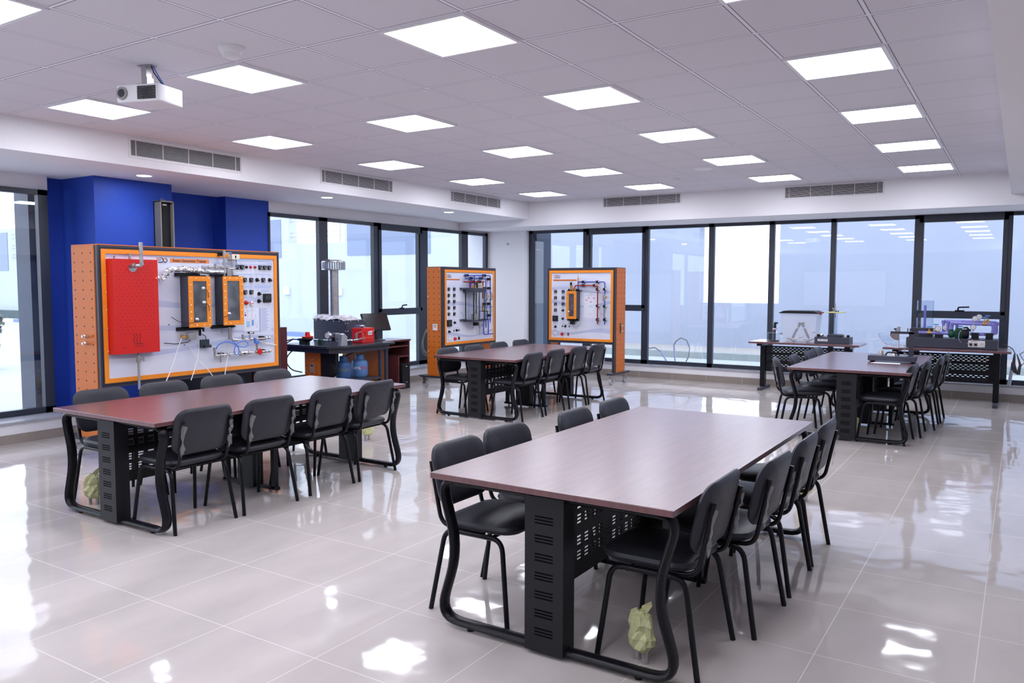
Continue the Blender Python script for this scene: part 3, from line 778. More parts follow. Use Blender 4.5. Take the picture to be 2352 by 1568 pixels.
# ---- board A: the steam generator trainer
A = trainer('large orange and white board with red boiler cover, pipes and two window tanks', (-7.0, 4.066, 0), H90, 2.08, 1.955, .41, 1)
waves(A, .08, 1.99, [(1.83, .05, .5), (1.40, .07, 2.2), (1.12, .05, .3), (.95, .08, 4)])
logo(A, .585, 1.815, .034)
caption(A, .66, 1.806, .08, .004)
MB().box((.732, FY-.002, 1.815), (1.174, FY, 1.853)).obj('title_strip', inkorange, A, smooth=False)
text('Steam Generator Trainer', .036, inkblack, 'lettering', A, (.757, FY-.0025, 1.823), width=.385, bold=.0006)
# red cover
m = MB(); m.prism([(.10, FY), (.60, FY), (.60, -.02), (.51, -.13), (.12, -.13), (.09, -.02)], 'z', .965, 1.832)
m.v = [Vector((p.x, p.y, p.z)) for p in m.v]
rc = MB(); rc.box((.085, -.10, .965), (.527, FY, 1.832)); rc.box((.065, -.004, .968), (.085, FY, 1.828))
rnd = random.Random(5); m = rc; m.m = 1
for k in range(22):
    for j in range(8):
        x = .115+j*.048+(k % 2)*.024; z = 1.80-k*.031
        if x < .5 and z > 1.13: m.cyl((x, -.1, z), (x, -.1012, z), .0036, n=6)
rcov = rc.obj('boiler_cover', [red, mat('vent hole', (.12, .004, .004), .8)], A, smooth=False)
m = MB()
for z in (1.80, 1.68, 1.53, 1.37, 1.20, .99): m.ball((.075, -.006, z), .006, 6)
m.ball((.51, -.102, 1.66), .006, 6); m.obj('screws', chrome, rcov)
m = MB()
for dx in (-.04, -.01, .02): m.tube([(.31+dx, -.1015, 1.06), (.30+dx, -.1015, 1.085), (.315+dx, -.1015, 1.11), (.305+dx, -.1015, 1.145)], .0024, 5)
m.box((.28, -.1015, 1.048), (.355, -.10, 1.055)); 
for k in range(8): m.box((.27+k*.012, -.101, 1.028), (.278+k*.012, -.10, 1.034))
for k in range(4): m.box((.155+k*.011, -.101, 1.02), (.162+k*.011, -.10, 1.026))
m.obj('embossed_mark', mat('dark red mark', (.12, .005, .006), .6), rcov)
m = MB(); m.cyl((.275, -.1, 1.755), (.275, -.103, 1.755), .04, n=24); fl = m.obj('flue_plate', chrome, A)
m = MB(); m.tube(fillet([(.268, -.103, 1.77), (.268, -.18, 1.77), (.305, -.19, 1.772), (.305, -.19, 1.985)], .03), .017, 14); m.cyl((.268, -.11, 1.77), (.268, -.145, 1.77), .025, n=16); m.cyl((.305, -.19, 1.775), (.305, -.19, 1.80), .022, n=14)
m.obj('flue_pipe', steel, A)
m = MB(); m.tube([(.15, -.02, 1.80), (.15, -.02, 1.855), (.13, -.03, 1.862)], .009); m.tube([(.29, -.04, 1.83), (.285, -.04, 1.87)], .013); m.cyl((.285, -.04, 1.865), (.283, -.04, 1.885), .017, n=10)
m.obj('top_fitting', steel, A)
m = MB(); m.cyl((.33, -.16+.10, .965), (.33, -.06, .62), .0115); m.cyl((.33, -.06, .94), (.33, -.06, .875), .02, n=12); m.cyl((.33, -.06, .905), (.372, -.08, .905), .006); m.box((.368, -.085, .885), (.376, -.075, .925))
m.obj('drain_pipe', greyp, A)
# foil wrapped flue running to the tanks
m = MB(); pts = fillet([(.53, -.06, 1.655), (.62, -.06, 1.67), (.66, -.06, 1.74), (.85, -.06, 1.752), (1.02, -.06, 1.735), (1.36, -.06, 1.728)], .05, 5)
fine = []
for i in range(len(pts)-1):
    for k in range(4): fine.append(pts[i].lerp(pts[i+1], k/4)+Vector((rnd.uniform(-.003, .003), rnd.uniform(-.004, .004), rnd.uniform(-.004, .004))))
k0 = len(m.v); m.tube(fine, .026, 10)
m.v = [p+Vector((rnd.uniform(-.004, .004), rnd.uniform(-.005, .005), rnd.uniform(-.005, .005))) for p in m.v]
m.obj('foil_pipe', foil, A, smooth=False)
window_tank(A, .825, 1.075, 1.180, 1.682, .14)
window_tank(A, 1.225, 1.472, 1.185, 1.686, .14)
m = MB(); m.tube(fillet([(1.05, -.07, 1.72), (1.05, -.07, 1.775), (1.30, -.07, 1.778), (1.345, -.07, 1.77)], .02), .010)
for x in (1.05, 1.12, 1.2, 1.27, 1.34): m.cyl((x-.014, -.07, 1.776), (x+.014, -.07, 1.776), .016, n=10)
m.cyl((1.19, -.07, 1.776), (1.19, -.07, 1.81), .012, n=8); m.cyl((1.30, -.07, 1.69), (1.30, -.07, 1.95), .011); m.cyl((1.30, -.07, 1.80), (1.30, -.07, 1.83), .018, n=10); m.cyl((1.30, -.07, 1.9), (1.30, -.07, 1.94), .017, n=10)
m.cyl((1.30, -.07, 1.925), (1.36, -.07, 1.925), .008); m.cyl((1.345, -.07, 1.69), (1.345, -.07, 1.77), .016, n=10); m.cyl((1.37, -.07, 1.69), (1.37, -.07, 1.75), .014, n=10)
m.tube([(1.35, -.05, 1.765), (1.42, -.04, 1.768), (1.46, -.03, 1.77)], .007); m.tube([(1.43, -.03, 1.69), (1.43, -.03, 1.765), (1.43, -.03, 1.86)], .009); m.cyl((1.43, -.03, 1.70), (1.43, -.03, 1.735), .014, n=8)
m.obj('top_pipework', steel, A)
MB().cyl((1.365, -.07, 1.925), (1.385, -.07, 1.925), .012, n=8).obj('blue_valve_cap', hoseblue, A)
MB().box((1.27, -.05, 1.895), (1.30, FY, 1.93)).obj('black_clamp', matblack, A, smooth=False)
o = MB().box((1.40, -.07, 1.862), (1.495, FY, 1.915)).obj('thermostat_box', mat('cream plastic', (.72, .70, .64), .4), A, smooth=False, bevel=.003)
MB().box((1.437, -.072, 1.875), (1.452, -.07, 1.903)).obj('dial_window', matblack, o, smooth=False)
MB().tube(fillet([(1.48, -.03, 1.862), (1.49, -.03, 1.78), (1.45, -.03, 1.762)], .02), .004).obj('cable', inkgrey, A)
# probes on the sight glasses
for (x, z, sx) in ((.985, 1.565, 1), (.99, 1.425, 1), (.905, 1.26, -1), (1.285, 1.305, -1)):
    o = MB().lathe([(.014, 0), (.014, -.018), (.008, -.022), (.006, -.035)], (x, -.14, z), 'y', 12).obj('probe', whitep, A)
    d = .06 if sx > 0 else -.09
    MB().tube([(x, -.172, z), (x+d*.6, -.17, z-.03), (x+d, -.15, z-.09 if sx > 0 else z-.035), (x+d*1.1, -.08, z-.13 if sx > 0 else z-.05)], .003, 6).obj('probe_cable', inkblack, o)
MB().tube([(.815, -.1, 1.225), (.78, -.03, 1.24), (.72, -.01, 1.285)], .003, 6).obj('probe_cable', inkblack, A)
# buttons and labels of the control area
strip(A, 1.50, 1.765, 1.842, 1.858); strip(A, 1.785, 1.965, 1.846, 1.862); strip(A, 1.496, 1.72, 1.705, 1.717); strip(A, 1.74, 1.961, 1.708, 1.72)
strip(A, 1.50, 1.72, 1.572, 1.586); strip(A, 1.745, 1.958, 1.564, 1.592); strip(A, 1.83, 1.94, 1.522, 1.545); strip(A, 1.50, 1.73, 1.457, 1.470)
for q in ((1.63, 1.848, .05), (1.87, 1.852, .10), (1.60, 1.709, .05), (1.85, 1.711, .07), (1.85, 1.575, .08), (1.885, 1.53, .06), (1.62, 1.575, .08), (1.62, 1.46, .05)): caption(A, *q)
for x in (1.524, 1.581, 1.82, 1.881, 1.943): socket(A, x, 1.786); caption(A, x, 1.822, .034, .004)
for x in (1.612, 1.695, 1.857): socket(A, x, 1.651); caption(A, x, 1.688, .04, .004)
for x in (1.611, 1.694): socket(A, x, 1.520); caption(A, x, 1.556, .03, .004)
knob(A, 1.637, 1.788, black, .012, .02); knob(A, 1.692, 1.789, red, .012, .02); knob(A, 1.750, 1.788, pipered, .012, .02)
knob(A, 1.775, 1.652); knob(A, 1.948, 1.652); knob(A, 1.80, 1.502); knob(A, 1.795, 1.424)
for q in ((1.637, 1.822), (1.692, 1.822), (1.75, 1.822), (1.775, 1.69), (1.948, 1.69), (1.79, 1.54), (1.79, 1.462)): caption(A, *q, .03, .004)
knob(A, 1.622, 1.406, red, .018, .03)
o = MB().box((1.672, FY-.02, 1.378), (1.712, FY, 1.422)).obj('breaker', whitep, A, smooth=False); MB().box((1.675, FY-.026, 1.398), (1.709, FY-.02, 1.404)).obj('breaker_lever', inkred, o, smooth=False)
display(A, 1.85, 1.955, 1.407, 1.502)
# diagram and table print
MB().box((1.593, FY-.0012, 1.10), (1.79, FY, 1.352)).obj('diagram_sheet', mat('sheet white', (.75, .78, .88), .5), A, smooth=False)
m = MB(); m.box((1.63, FY-.002, 1.15), (1.665, FY-.0012, 1.21)); m.m = 1; m.box((1.69, FY-.002, 1.15), (1.695, FY-.0012, 1.23)); m.box((1.72, FY-.002, 1.15), (1.725, FY-.0012, 1.23)); m.m = 2
m.box((1.70, FY-.002, 1.16), (1.715, FY-.0012, 1.22))
m.m = 1
for q in ((1.628, 1.145, 1.667, 1.148), (1.628, 1.148, 1.631, 1.24), (1.664, 1.148, 1.667, 1.24), (1.64, 1.24, 1.642, 1.33), (1.70, 1.24, 1.702, 1.33), (1.63, 1.32, 1.75, 1.322), (1.75, 1.14, 1.752, 1.28), (1.75, 1.14, 1.77, 1.142), (1.77, 1.14, 1.772, 1.2)): m.box((q[0], FY-.002, q[1]), (q[2], FY-.0012, q[3]))
m.m = 3; m.cyl((1.613, FY-.002, 1.275), (1.613, FY-.001, 1.275), .012, n=12); m.m = 4; m.cyl((1.613, FY-.002, 1.30), (1.613, FY-.001, 1.30), .011, n=3)
m.obj('diagram_print', [mat('water blue', (.30, .58, .90), .5), inkgrey, inkblue, inkred, inkblue], A, smooth=False)
m = MB(); m.box((1.803, FY-.0015, 1.09), (1.958, FY, 1.346)); m.m = 1; m.box((1.803, FY-.002, 1.09), (1.815, FY-.0015, 1.346)); m.m = 2
for k in range(17): m.box((1.825, FY-.002, 1.10+k*.0145), (1.825+.06+.05*((k*7) % 5)/5, FY-.0015, 1.105+k*.0145))
m.obj('legend_table', [mat('legend pale', (.66, .70, .86), .5), mat('legend blue', (.30, .38, .68), .5), inkgrey], A, smooth=False)
# lower pipework
m = MB()
m.tube([(1.39, -.06, 1.02), (1.89, -.06, 1.02)], .008); m.tube(fillet([(1.165, -.06, .955), (1.165, -.06, .875), (1.24, -.06, .875), (1.895, -.06, .878)], .03), .011)
for x in (1.44, 1.56, 1.63, 1.68, 1.83, 1.87): m.cyl((x-.012, -.06, 1.02), (x+.012, -.06, 1.02), .015, n=10)
for x in (1.18, 1.24, 1.33, 1.60, 1.70, 1.83, 1.87): m.cyl((x-.015, -.06, .876), (x+.015, -.06, .876), .018, n=10)
m.cyl((1.165, -.06, .93), (1.165, -.06, .96), .016, n=10); m.cyl((1.52, -.06, 1.02), (1.52, -.06, 1.075), .013, n=10); m.cyl((1.705, -.06, .88), (1.70, -.06, .99), .012, n=10); m.cyl((1.61, -.06, 1.02), (1.61, -.06, 1.07), .008, n=8)
m.tube([(1.235, -.06, .87), (1.235, -.06, .80)], .008); m.tube([(1.35, -.06, 1.16), (1.35, -.06, 1.03)], .011); m.tube([(1.385, -.06, 1.15), (1.37, -.06, 1.04)], .009); m.tube([(1.27, -.05, 1.15), (1.27, -.05, 1.10)], .008)
m.cyl((1.37, -.08, 1.03), (1.44, -.08, 1.02), .014, n=10)
m.obj('lower_pipework', steel, A)
for x, z in ((1.80, 1.023), (1.27, .877), (1.80, .880)): clamp(A, x, z, True, .95)
m = MB(); m.lathe([(.03, -.0), (.034, -.006), (.03, -.012)], (1.715, -.085, .882), 'y', 20); m.cyl((1.715, -.1, .882), (1.715, -.06, .882), .006, n=8)
m.obj('red_handwheel', red, A)
m = MB(); m.box((1.665, -.085, .975), (1.68, -.06, 1.03)); m.cyl((1.70, -.08, .98), (1.70, -.05, .98), .018, n=10); m.obj('blue_lever', hoseblue, A)
m = MB(); m.cyl((1.48, -.06, .876), (1.56, -.06, .876), .026, n=16); o = m.obj('flow_sensor', steel, A); MB().box((1.505, -.088, .868), (1.535, -.085, .882)).obj('sensor_label', inkblack, o, smooth=False)
MB().tube([(1.60, -.05, 1.09), (1.67, -.05, 1.085)], .012, 8).obj('drain_handle', matblack, A)
m = MB(); m.box((1.61, -.0625, 1.083), (1.655, -.0622, 1.095)); m.obj('drain_label', whitep, A, smooth=False)
pts = [(1.175, -.08, .945), (1.18, -.09, .98), (1.23, -.1, 1.01), (1.30, -.11, 1.018), (1.36, -.11, .99), (1.42, -.12, .955), (1.50, -.12, .945), (1.555, -.11, .965), (1.55, -.1, .995), (1.49, -.1, 1.008), (1.42, -.1, .995), (1.37, -.11, .94), (1.365, -.11, .89), (1.40, -.11, .866), (1.43, -.11, .89), (1.425, -.11, .95), (1.38, -.1, 1.0), (1.36, -.09, 1.02)]
MB().tube(fillet(pts, .05, 4), .0055, 8).obj('blue_hose', hoseblue, A)
o = MB().box((.855, -.10, 1.055), (.935, -.03, 1.125)).obj('actuator_box', mat('grey actuator', (.30, .28, .28), .4), A, bevel=.012, smooth=False)
m = MB(); m.tube([(.79, -.05, 1.085), (.85, -.05, 1.085)], .012); m.ball((.80, -.05, 1.10), .016, 8); m.obj('brass_valve', brass, A)
MB().tube([(.895, -.06, 1.055), (.87, -.04, 1.03), (.75, -.02, 1.02), (.63, -.015, 1.035)], .004, 6).obj('cable', inkblack, A)
m = MB(); m.box((1.03, -.03, .965), (1.13, FY, 1.045)); m.box((1.06, -.05, .962), (1.14, -.03, .99)); m.obj('pressure_switch', mat('dark teal box', (.025, .04, .05), .35), A, smooth=False)
MB().tube([(1.06, -.01, 1.10), (1.09, -.02, 1.08), (1.095, -.03, 1.04)], .004, 6).obj('cable', inkblack, A)
m = MB()
m.cyl((1.00, -.06, 1.17), (1.00, -.06, 1.09), .013, n=8); m.cyl((1.04, -.06, 1.17), (1.04, -.06, 1.13), .01, n=8)
m.obj('tank_outlet', matblack, A)
for pts in ([(.79, -.06, 1.075), (.74, -.07, .98), (.66, -.1, .82), (.56, -.12, .66)], [(.90, -.02, .985), (.95, -.05, .88), (1.0, -.1, .80), (1.06, -.12, .72), (1.12, -.12, .64)], [(1.0, -.04, 1.06), (.98, -.06, .90), (.90, -.1, .76), (.84, -.12, .66)], [(1.35, -.06, .98), (1.32, -.07, .87), (1.27, -.1, .75), (1.23, -.12, .64)]):
    MB().tube(fillet(pts, .08, 4), .0045, 6).obj('clear_tube', clearhose, A)
MB().tube([(1.73, -.05, 1.0), (1.85, -.03, .96), (2.01, -.01, .93)], .006, 6).obj('rope', mat('ivory', (.75, .74, .68), .6), A)
m = MB()
for x, z in ((.70, 1.21), (.865, 1.0)): m.cyl((x, FY-.003, z), (x, FY, z), .006, n=10)
m.obj('board_hole', matblack, A, smooth=False)
for zz in (1.13, 1.065):
    m = MB(); m.cyl((-.008, .165, zz), (-.05, .165, zz), .018, n=12); m.cyl((-.05, .165, zz), (-.07, .165, zz), .012, n=10); m.ball((-.045, .165, zz), .02, 8)
    m.obj('side_fitting', chrome, A)
MB().tube([(.62, .3, .70), (.62, .3, .67), (.95, .3, .67), (.95, .3, .71)], .012).obj('waste_pipe', whitep, A)

# ---- board B: condensation board, tall narrow left one of the far pair
B = trainer('smaller orange board on casters with glass cylinder, left of the white corner pier', (-7.5, 9.80, 0), H90, 1.45, 1.875, .315, 1, .63)
waves(B, .08, 1.37, [(1.25, .06, .5), (.80, .05, 2.2)])
logo(B, .085, 1.718, .034); MB().box((.079, FY-.002, 1.676), (.44, FY, 1.698)).obj('title_strip', inkorange, B, smooth=False)
text('Condensation Process Training System', .014, inkblack, 'lettering', B, (.088, FY-.0025, 1.682), width=.34)
for k in range(5):
    z = 1.537-k*.097
    for x in (.14, .283): socket(B, x, z, .05); caption(B, x, z+.04, .06)
display(B, .095, .205, .958, 1.06)
knob(B, .29, 1.012); knob(B, .149, .876); knob(B, .273, .888, green, .01, .015); knob(B, .342, .889); knob(B, .408, .890, green, .01, .015)
for q in ((.15, 1.075, .06), (.285, 1.06, .06), (.15, .93, .05), (.34, .925, .14), (.15, .80, .06), (.29, .80, .06), (.40, .80, .06)): caption(B, *q)
MB().box((.135, FY-.015, .745), (.185, FY, .785)).obj('breaker', whitep, B, smooth=False); knob(B, .296, .758, red, .022, .03); MB().box((.387, FY-.02, .74), (.412, FY, .785)).obj('rocker_switch', matblack, B, smooth=False)
def pipe(t, pts, r, mt, nm='pipe', f_=.03): return MB().tube(fillet(pts, f_, 4), r, 8).obj(nm, mt, t)
PY = -.04
pipe(B, [(.48, PY, 1.752), (.77, PY, 1.752), (.77, PY, 1.50)], .0085, pipeblue, 'blue_pipe')
pipe(B, [(.77, PY, 1.755), (1.225, PY, 1.757), (1.225, PY, .98)], .0085, pipeblue, 'blue_pipe')
pipe(B, [(.53, PY, 1.708), (.67, PY, 1.708), (.67, PY, 1.50)], .0085, pipeblue, 'blue_pipe')
pipe(B, [(.74, PY, 1.71), (1.10, PY, 1.712), (1.10, PY, .90)], .0085, pipeblue, 'blue_pipe')
pipe(B, [(.48, PY, 1.654), (.64, PY, 1.654), (.64, PY, 1.50)], .009, pipered, 'red_pipe')
pipe(B, [(.64, PY, 1.656), (1.06, PY, 1.656)], .009, pipered, 'red_pipe')
pipe(B, [(.80, PY, 1.66), (.80, PY, 1.55)], .009, pipered, 'red_pipe'); pipe(B, [(1.015, PY, 1.66), (1.015, PY, 1.50)], .009, pipered, 'red_pipe')
pipe(B, [(.80, PY, 1.50), (.80, PY, 1.61), (.85, PY, 1.60)], .006, yellow, 'yellow_tube'); pipe(B, [(.86, PY, 1.612), (1.0, PY, 1.612), (1.0, PY, 1.52)], .006, yellow, 'yellow_tube')
pipe(B, [(1.01, PY, 1.50), (1.01, PY, 1.38)], .012, copper, 'copper_pipe'); pipe(B, [(1.01, PY, 1.29), (1.01, PY, 1.18)], .012, copper, 'copper_pipe'); pipe(B, [(1.01, PY, 1.38), (1.01, PY, 1.29)], .009, clear, 'glass_tube')
pipe(B, [(1.035, PY, 1.02), (1.035, PY, .79), (1.31, PY, .79)], .0085, pipeblue, 'blue_pipe'); pipe(B, [(1.17, PY, .79), (1.17, PY, 1.03)], .009, pipeblue, 'blue_pipe'); pipe(B, [(1.10, PY, 1.03), (1.24, PY, 1.03)], .0085, pipeblue, 'blue_pipe')
for x, z in ((.585, 1.754), (1.075, 1.757), (.70, 1.710), (.98, 1.712), (1.21, 1.70), (1.21, 1.55), (1.21, 1.29), (1.21, 1.10), (1.08, 1.55), (1.08, 1.29), (.76, 1.656), (.93, 1.656)): clamp(B, x, z)
for x in (1.10, 1.23):
    m = MB(); m.cyl((x, -.06, 1.46), (x, -.06, 1.37), .022, n=14); m.cyl((x, -.06, 1.48), (x, -.06, 1.35), .012, n=10); o = m.obj('flow_sensor', steel, B); MB().cyl((x+.02, -.06, 1.42), (x+.036, -.06, 1.42), .014, n=10).obj('sensor_cap', red, o)
    m = MB(); m.cyl((x, -.05, 1.22), (x, -.05, 1.14), .014, n=10); m.tube([(x, -.07, 1.17), (x+.05, -.08, 1.17)], .004); m.obj('needle_valve', steel, B)
    for z in (1.24, 1.11): MB().ball((x, -.05, z), .016, 8).obj('blue_joint', hoseblue, B)
# cylinder assembly
m = MB(); m.box((.52, -.20, 1.485), (.86, FY, 1.555)); m.prism([(.43, FY), (.43, -.03), (.56, -.10), (.56, FY)], 'z', 1.53, 1.56); o = m.obj('upper_plate', slate2, B, smooth=False, bevel=.004)
m = MB(); m.box((.53, -.20, 1.02), (.86, FY, 1.045)); m.box((.43, -.05, 1.035), (.55, FY, 1.06)); m.obj('lower_plate', slate2, B, smooth=False)
m = MB(); m.lathe([(.115, 1.045), (.115, 1.485)], (.69, -.11, 0), 'z', 28); m.obj('glass_cylinder', clear, B)
m = MB(); m.lathe([(.05, 1.045), (.05, 1.14)], (.67, -.11, 0), 'z', 16); m.cyl((.67, -.11, 1.12), (.67, -.11, 1.18), .012); m.tube([(.70, -.11, 1.15), (.71, -.11, 1.30), (.69, -.11, 1.40), (.70, -.11, 1.48)], .009)
m.obj('inner_coil', mat('inner bronze', (.35, .33, .30), .35, .5), B)
for x, y in ((.545, -.185), (.69, -.19), (.845, -.185), (.545, -.03), (.845, -.03)): MB().cyl((x, y, 1.04), (x, y, 1.49), .009, n=10).obj('tie_rod', matblack, B)
m = MB()
for x in (.62, .68, .74): m.cyl((x, -.12, 1.555), (x, -.12, 1.60), .013, n=10)
m.obj('top_fitting', brass, B)
m = MB(); m.cyl((.73, -.12, 1.56), (.73, -.12, 1.64), .016, n=10); m.obj('sensor_plug', matblack, B)
MB().box((.70, -.12, .95), (.78, -.06, 1.005)).obj('heater_box', matblack, B, smooth=False)
m = MB(); m.lathe([(.035, 1.05), (.035, 1.17)], (.98, -.09, 0), 'z', 18); m.obj('small_glass_cylinder', clear, B)
m = MB(); m.box((.93, -.13, 1.17), (1.03, -.04, 1.18)); m.box((.93, -.13, 1.04), (1.03, -.04, 1.05)); m.box((.93, -.13, 1.04), (.94, -.12, 1.18)); m.box((1.02, -.13, 1.04), (1.03, -.12, 1.18)); m.obj('small_cage', matblack, B, smooth=False)
m = MB(); m.tube([(.95, -.09, 1.19), (.96, -.09, 1.24), (1.0, -.09, 1.24), (1.0, -.08, 1.19)], .006); m.obj('yellow_tube', yellow, B)
for x, z in ((.90, 1.0), (.98, 1.02)): m = MB(); m.cyl((x, -.05, z), (x, -.05, z-.2), .006); m.cyl((x, -.05, z-.05), (x, -.05, z-.09), .013, n=8); m.cyl((x, -.05, z-.15), (x+.02, -.05, z-.15), .006); m.obj('drain_tube', steel, B)
MB().tube([(.74, -.06, .95), (.72, -.05, .92), (.66, -.04, .91), (.57, -.02, .95)], .004, 6).obj('cable', inkgrey, B); MB().tube([(.54, -.05, 1.10), (.47, -.04, 1.12), (.42, -.02, 1.18)], .003, 6).obj('cable', inkgrey, B)
m = MB(); m.box((-.012, .11, .90), (-.008, .20, 1.0)); m.m = 1; m.box((-.0125, .125, .945), (-.0118, .185, .955)); m.m = 2; m.box((-.0125, .13, .965), (-.0118, .18, .985)); m.obj('maker_plate', [whitep, inkorange, inkgrey], B, smooth=False)

# ---- board C: boiling board
C_ = trainer('orange board on casters with blue and red pipes, in front of the back windows', (-6.75, 11.70, 0), 0, 1.25, 1.88, .38, 1, .645)
waves(C_, .08, 1.17, [(1.50, .05, .5), (1.27, .06, 2.2), (.80, .08, 4)])
logo(C_, .112, 1.722, .036); MB().box((.105, FY-.002, 1.671), (.55, FY, 1.698)).obj('title_strip', inkorange, C_, smooth=False)
text('Boiling Process Training System', .02, inkblack, 'lettering', C_, (.118, FY-.0025, 1.678), width=.40)
for k in range(4):
    z = 1.495-k*.1035
    for x in ((.155, .30) if k < 3 else (.155,)): socket(C_, x, z, .05); caption(C_, x, z+.042, .07)
knob(C_, .297, 1.185); knob(C_, .295, 1.046); knob(C_, .155, .907); knob(C_, .286, .921, green, .01, .015); knob(C_, .344, .922); knob(C_, .42, .919, green, .01, .015)
display(C_, .105, .205, 1.0, 1.093)
for q in ((.155, 1.105, .07), (.297, 1.225, .07), (.297, 1.09, .07), (.155, .955, .06), (.35, .95, .14), (.155, .85, .06), (.285, .85, .07), (.40, .85, .05)): caption(C_, *q)
MB().box((.13, FY-.015, .78), (.178, FY, .815)).obj('breaker', whitep, C_, smooth=False); knob(C_, .285, .787, red, .022, .03); knob(C_, .40, .80, green, .012, .02); knob(C_, .40, .777, red, .012, .02)
window_tank(C_, .443, .622, 1.05, 1.505, .14)
MB().lathe([(.014, 0), (.014, -.018), (.006, -.03)], (.487, -.14, 1.17), 'y', 12).obj('probe', whitep, C_)
pipe(C_, [(.601, PY, 1.53), (.601, PY, 1.66)], .009, pipeblue, 'blue_pipe'); pipe(C_, [(.601, PY, 1.655), (1.085, PY, 1.655), (1.085, PY, .985), (1.10, PY-.02, .975)], .009, pipeblue, 'blue_pipe')
pipe(C_, [(.545, PY-.03, 1.51), (.545, PY, 1.598), (.957, PY, 1.598), (.957, PY, .99), (.975, PY-.02, .98)], .010, pipered, 'red_pipe')
for x, z in ((.691, 1.656), (.947, 1.656), (.692, 1.599), (.894, 1.6), (.948, 1.536), (.951, 1.269), (.953, 1.045), (1.075, 1.536), (1.077, 1.264), (1.08, 1.048)): clamp(C_, x, z)
m = MB(); m.cyl((1.083, -.06, 1.45), (1.083, -.06, 1.36), .022, n=14); m.cyl((1.083, -.06, 1.47), (1.083, -.06, 1.34), .012, n=10); o = m.obj('flow_sensor', steel, C_); MB().cyl((1.105, -.06, 1.41), (1.13, -.06, 1.41), .014, n=10).obj('sensor_cap', brass, o)
m = MB(); m.cyl((1.083, -.05, 1.24), (1.083, -.05, 1.08), .013, n=10); m.tube([(1.083, -.06, 1.14), (1.03, -.08, 1.13)], .005); m.tube([(1.04, -.08, 1.13), (1.04, -.08, 1.17)], .004); m.obj('needle_valve', steel, C_)
m = MB(); m.cyl((.601, PY, 1.66), (.601, PY, 1.73), .014, .008, n=10); m.cyl((.601, PY, 1.73), (.601, PY, 1.775), .004); m.obj('safety_valve', brass, C_)
m = MB(); m.cyl((.49, -.07, 1.52), (.49, -.07, 1.60), .02, n=10); m.cyl((.52, -.07, 1.51), (.52, -.07, 1.54), .014, n=8); m.cyl((.56, -.07, 1.51), (.56, -.07, 1.54), .014, n=8); m.obj('top_fitting', brass, C_); MB().cyl((.485, -.07, 1.60), (.485, -.07, 1.65), .018, n=10).obj('sensor_plug', matblack, C_)
MB().box((.49, -.11, .96), (.55, -.04, 1.03)).obj('heater_box', matblack, C_, smooth=False)
MB().tube([(.52, -.08, .96), (.525, -.06, .92), (.56, -.04, .905), (.58, -.03, .92), (.62, -.02, .96)], .004, 6).obj('cable', inkgrey, C_)
m = MB(); m.box((.69, FY-.001, 1.07), (.922, FY, 1.275)); m.box((.69, FY-.001, 1.28), (.922, FY, 1.473)); m.m = 1
for q in ((.72, 1.35, .75), (.76, 1.385, .79), (.85, 1.382, .885), (.80, 1.32, .83)): m.box((q[0], FY-.002, q[1]), (q[2], FY-.001, q[1]+.02))
m.m = 2
for k in range(4): m.box((.71+k*.05, FY-.002, 1.43), (.74+k*.05, FY-.001, 1.436))
m.box((.77, FY-.002, 1.455), (.85, FY-.001, 1.461)); m.box((.77, FY-.002, 1.25), (.85, FY-.001, 1.256)); m.m = 1; m.box((.79, FY-.002, 1.115), (.825, FY-.001, 1.118)); m.box((.79, FY-.002, 1.14), (.825, FY-.001, 1.143)); m.box((.787, FY-.002, 1.115), (.79, FY-.001, 1.143)); m.box((.825, FY-.002, 1.115), (.828, FY-.001, 1.143))
m.obj('diagram_print', [mat('sheet white', (.75, .78, .88), .5), mat('pink print', (.75, .25, .40), .5), inkgrey], C_, smooth=False)
m = MB(); m.box((1.258, .17, .83), (1.262, .21, .99)); m.obj('outlet_plate', matblack, C_, smooth=False)
for zz in (.95, .86):
    m = MB(); m.cyl((1.26, .19, zz), (1.30, .19, zz), .013, n=10); m.tube([(1.29, .19, zz), (1.29, .16, zz-.02)], .006); m.obj('side_fitting', chrome, C_)
# coiled cable hanging on the left of board B and the dark coil under board A
def coil(name, label, c, rx, rz_, n, axis, mt, rr=.004, cat='cable'):
    m = MB(); rnd = random.Random(2)
    for k in range(n):
        ax = rx*(1-.12*k/n)*rnd.uniform(.85, 1.05); az = rz_*rnd.uniform(.93, 1.03); ph = rnd.uniform(-.03, .03)
        P = []
        for i in range(28):
            a = 2*PI*i/28; w_ = ax*math.sin(a)*(.55+.45*(.5-.5*math.cos(a)))
            P.append((c[0]+(w_ if axis == 'x' else (k-n/2)*.006), c[1]+(w_ if axis == 'y' else (k-n/2)*.006), c[2]+az*math.cos(a)+ph))
        m.tube(P, rr, 6, closed=True)
    m.box((c[0]-.012, c[1]-.012, c[2]+rz_*.9), (c[0]+.012, c[1]+.012, c[2]+rz_*.98))
    return tag(m.obj(name, mt), label, cat)
coil('coiled_cable', 'dark coiled cable hanging under the right half of the steam board', (-7.05, 5.62, .53), .09, .13, 7, 'y', inkblack)
coil('coiled_cable', 'pale grey coiled cable hanging behind the left board of the far pair', (-7.93, 9.95, .70), .14, .19, 5, 'x', greyp)

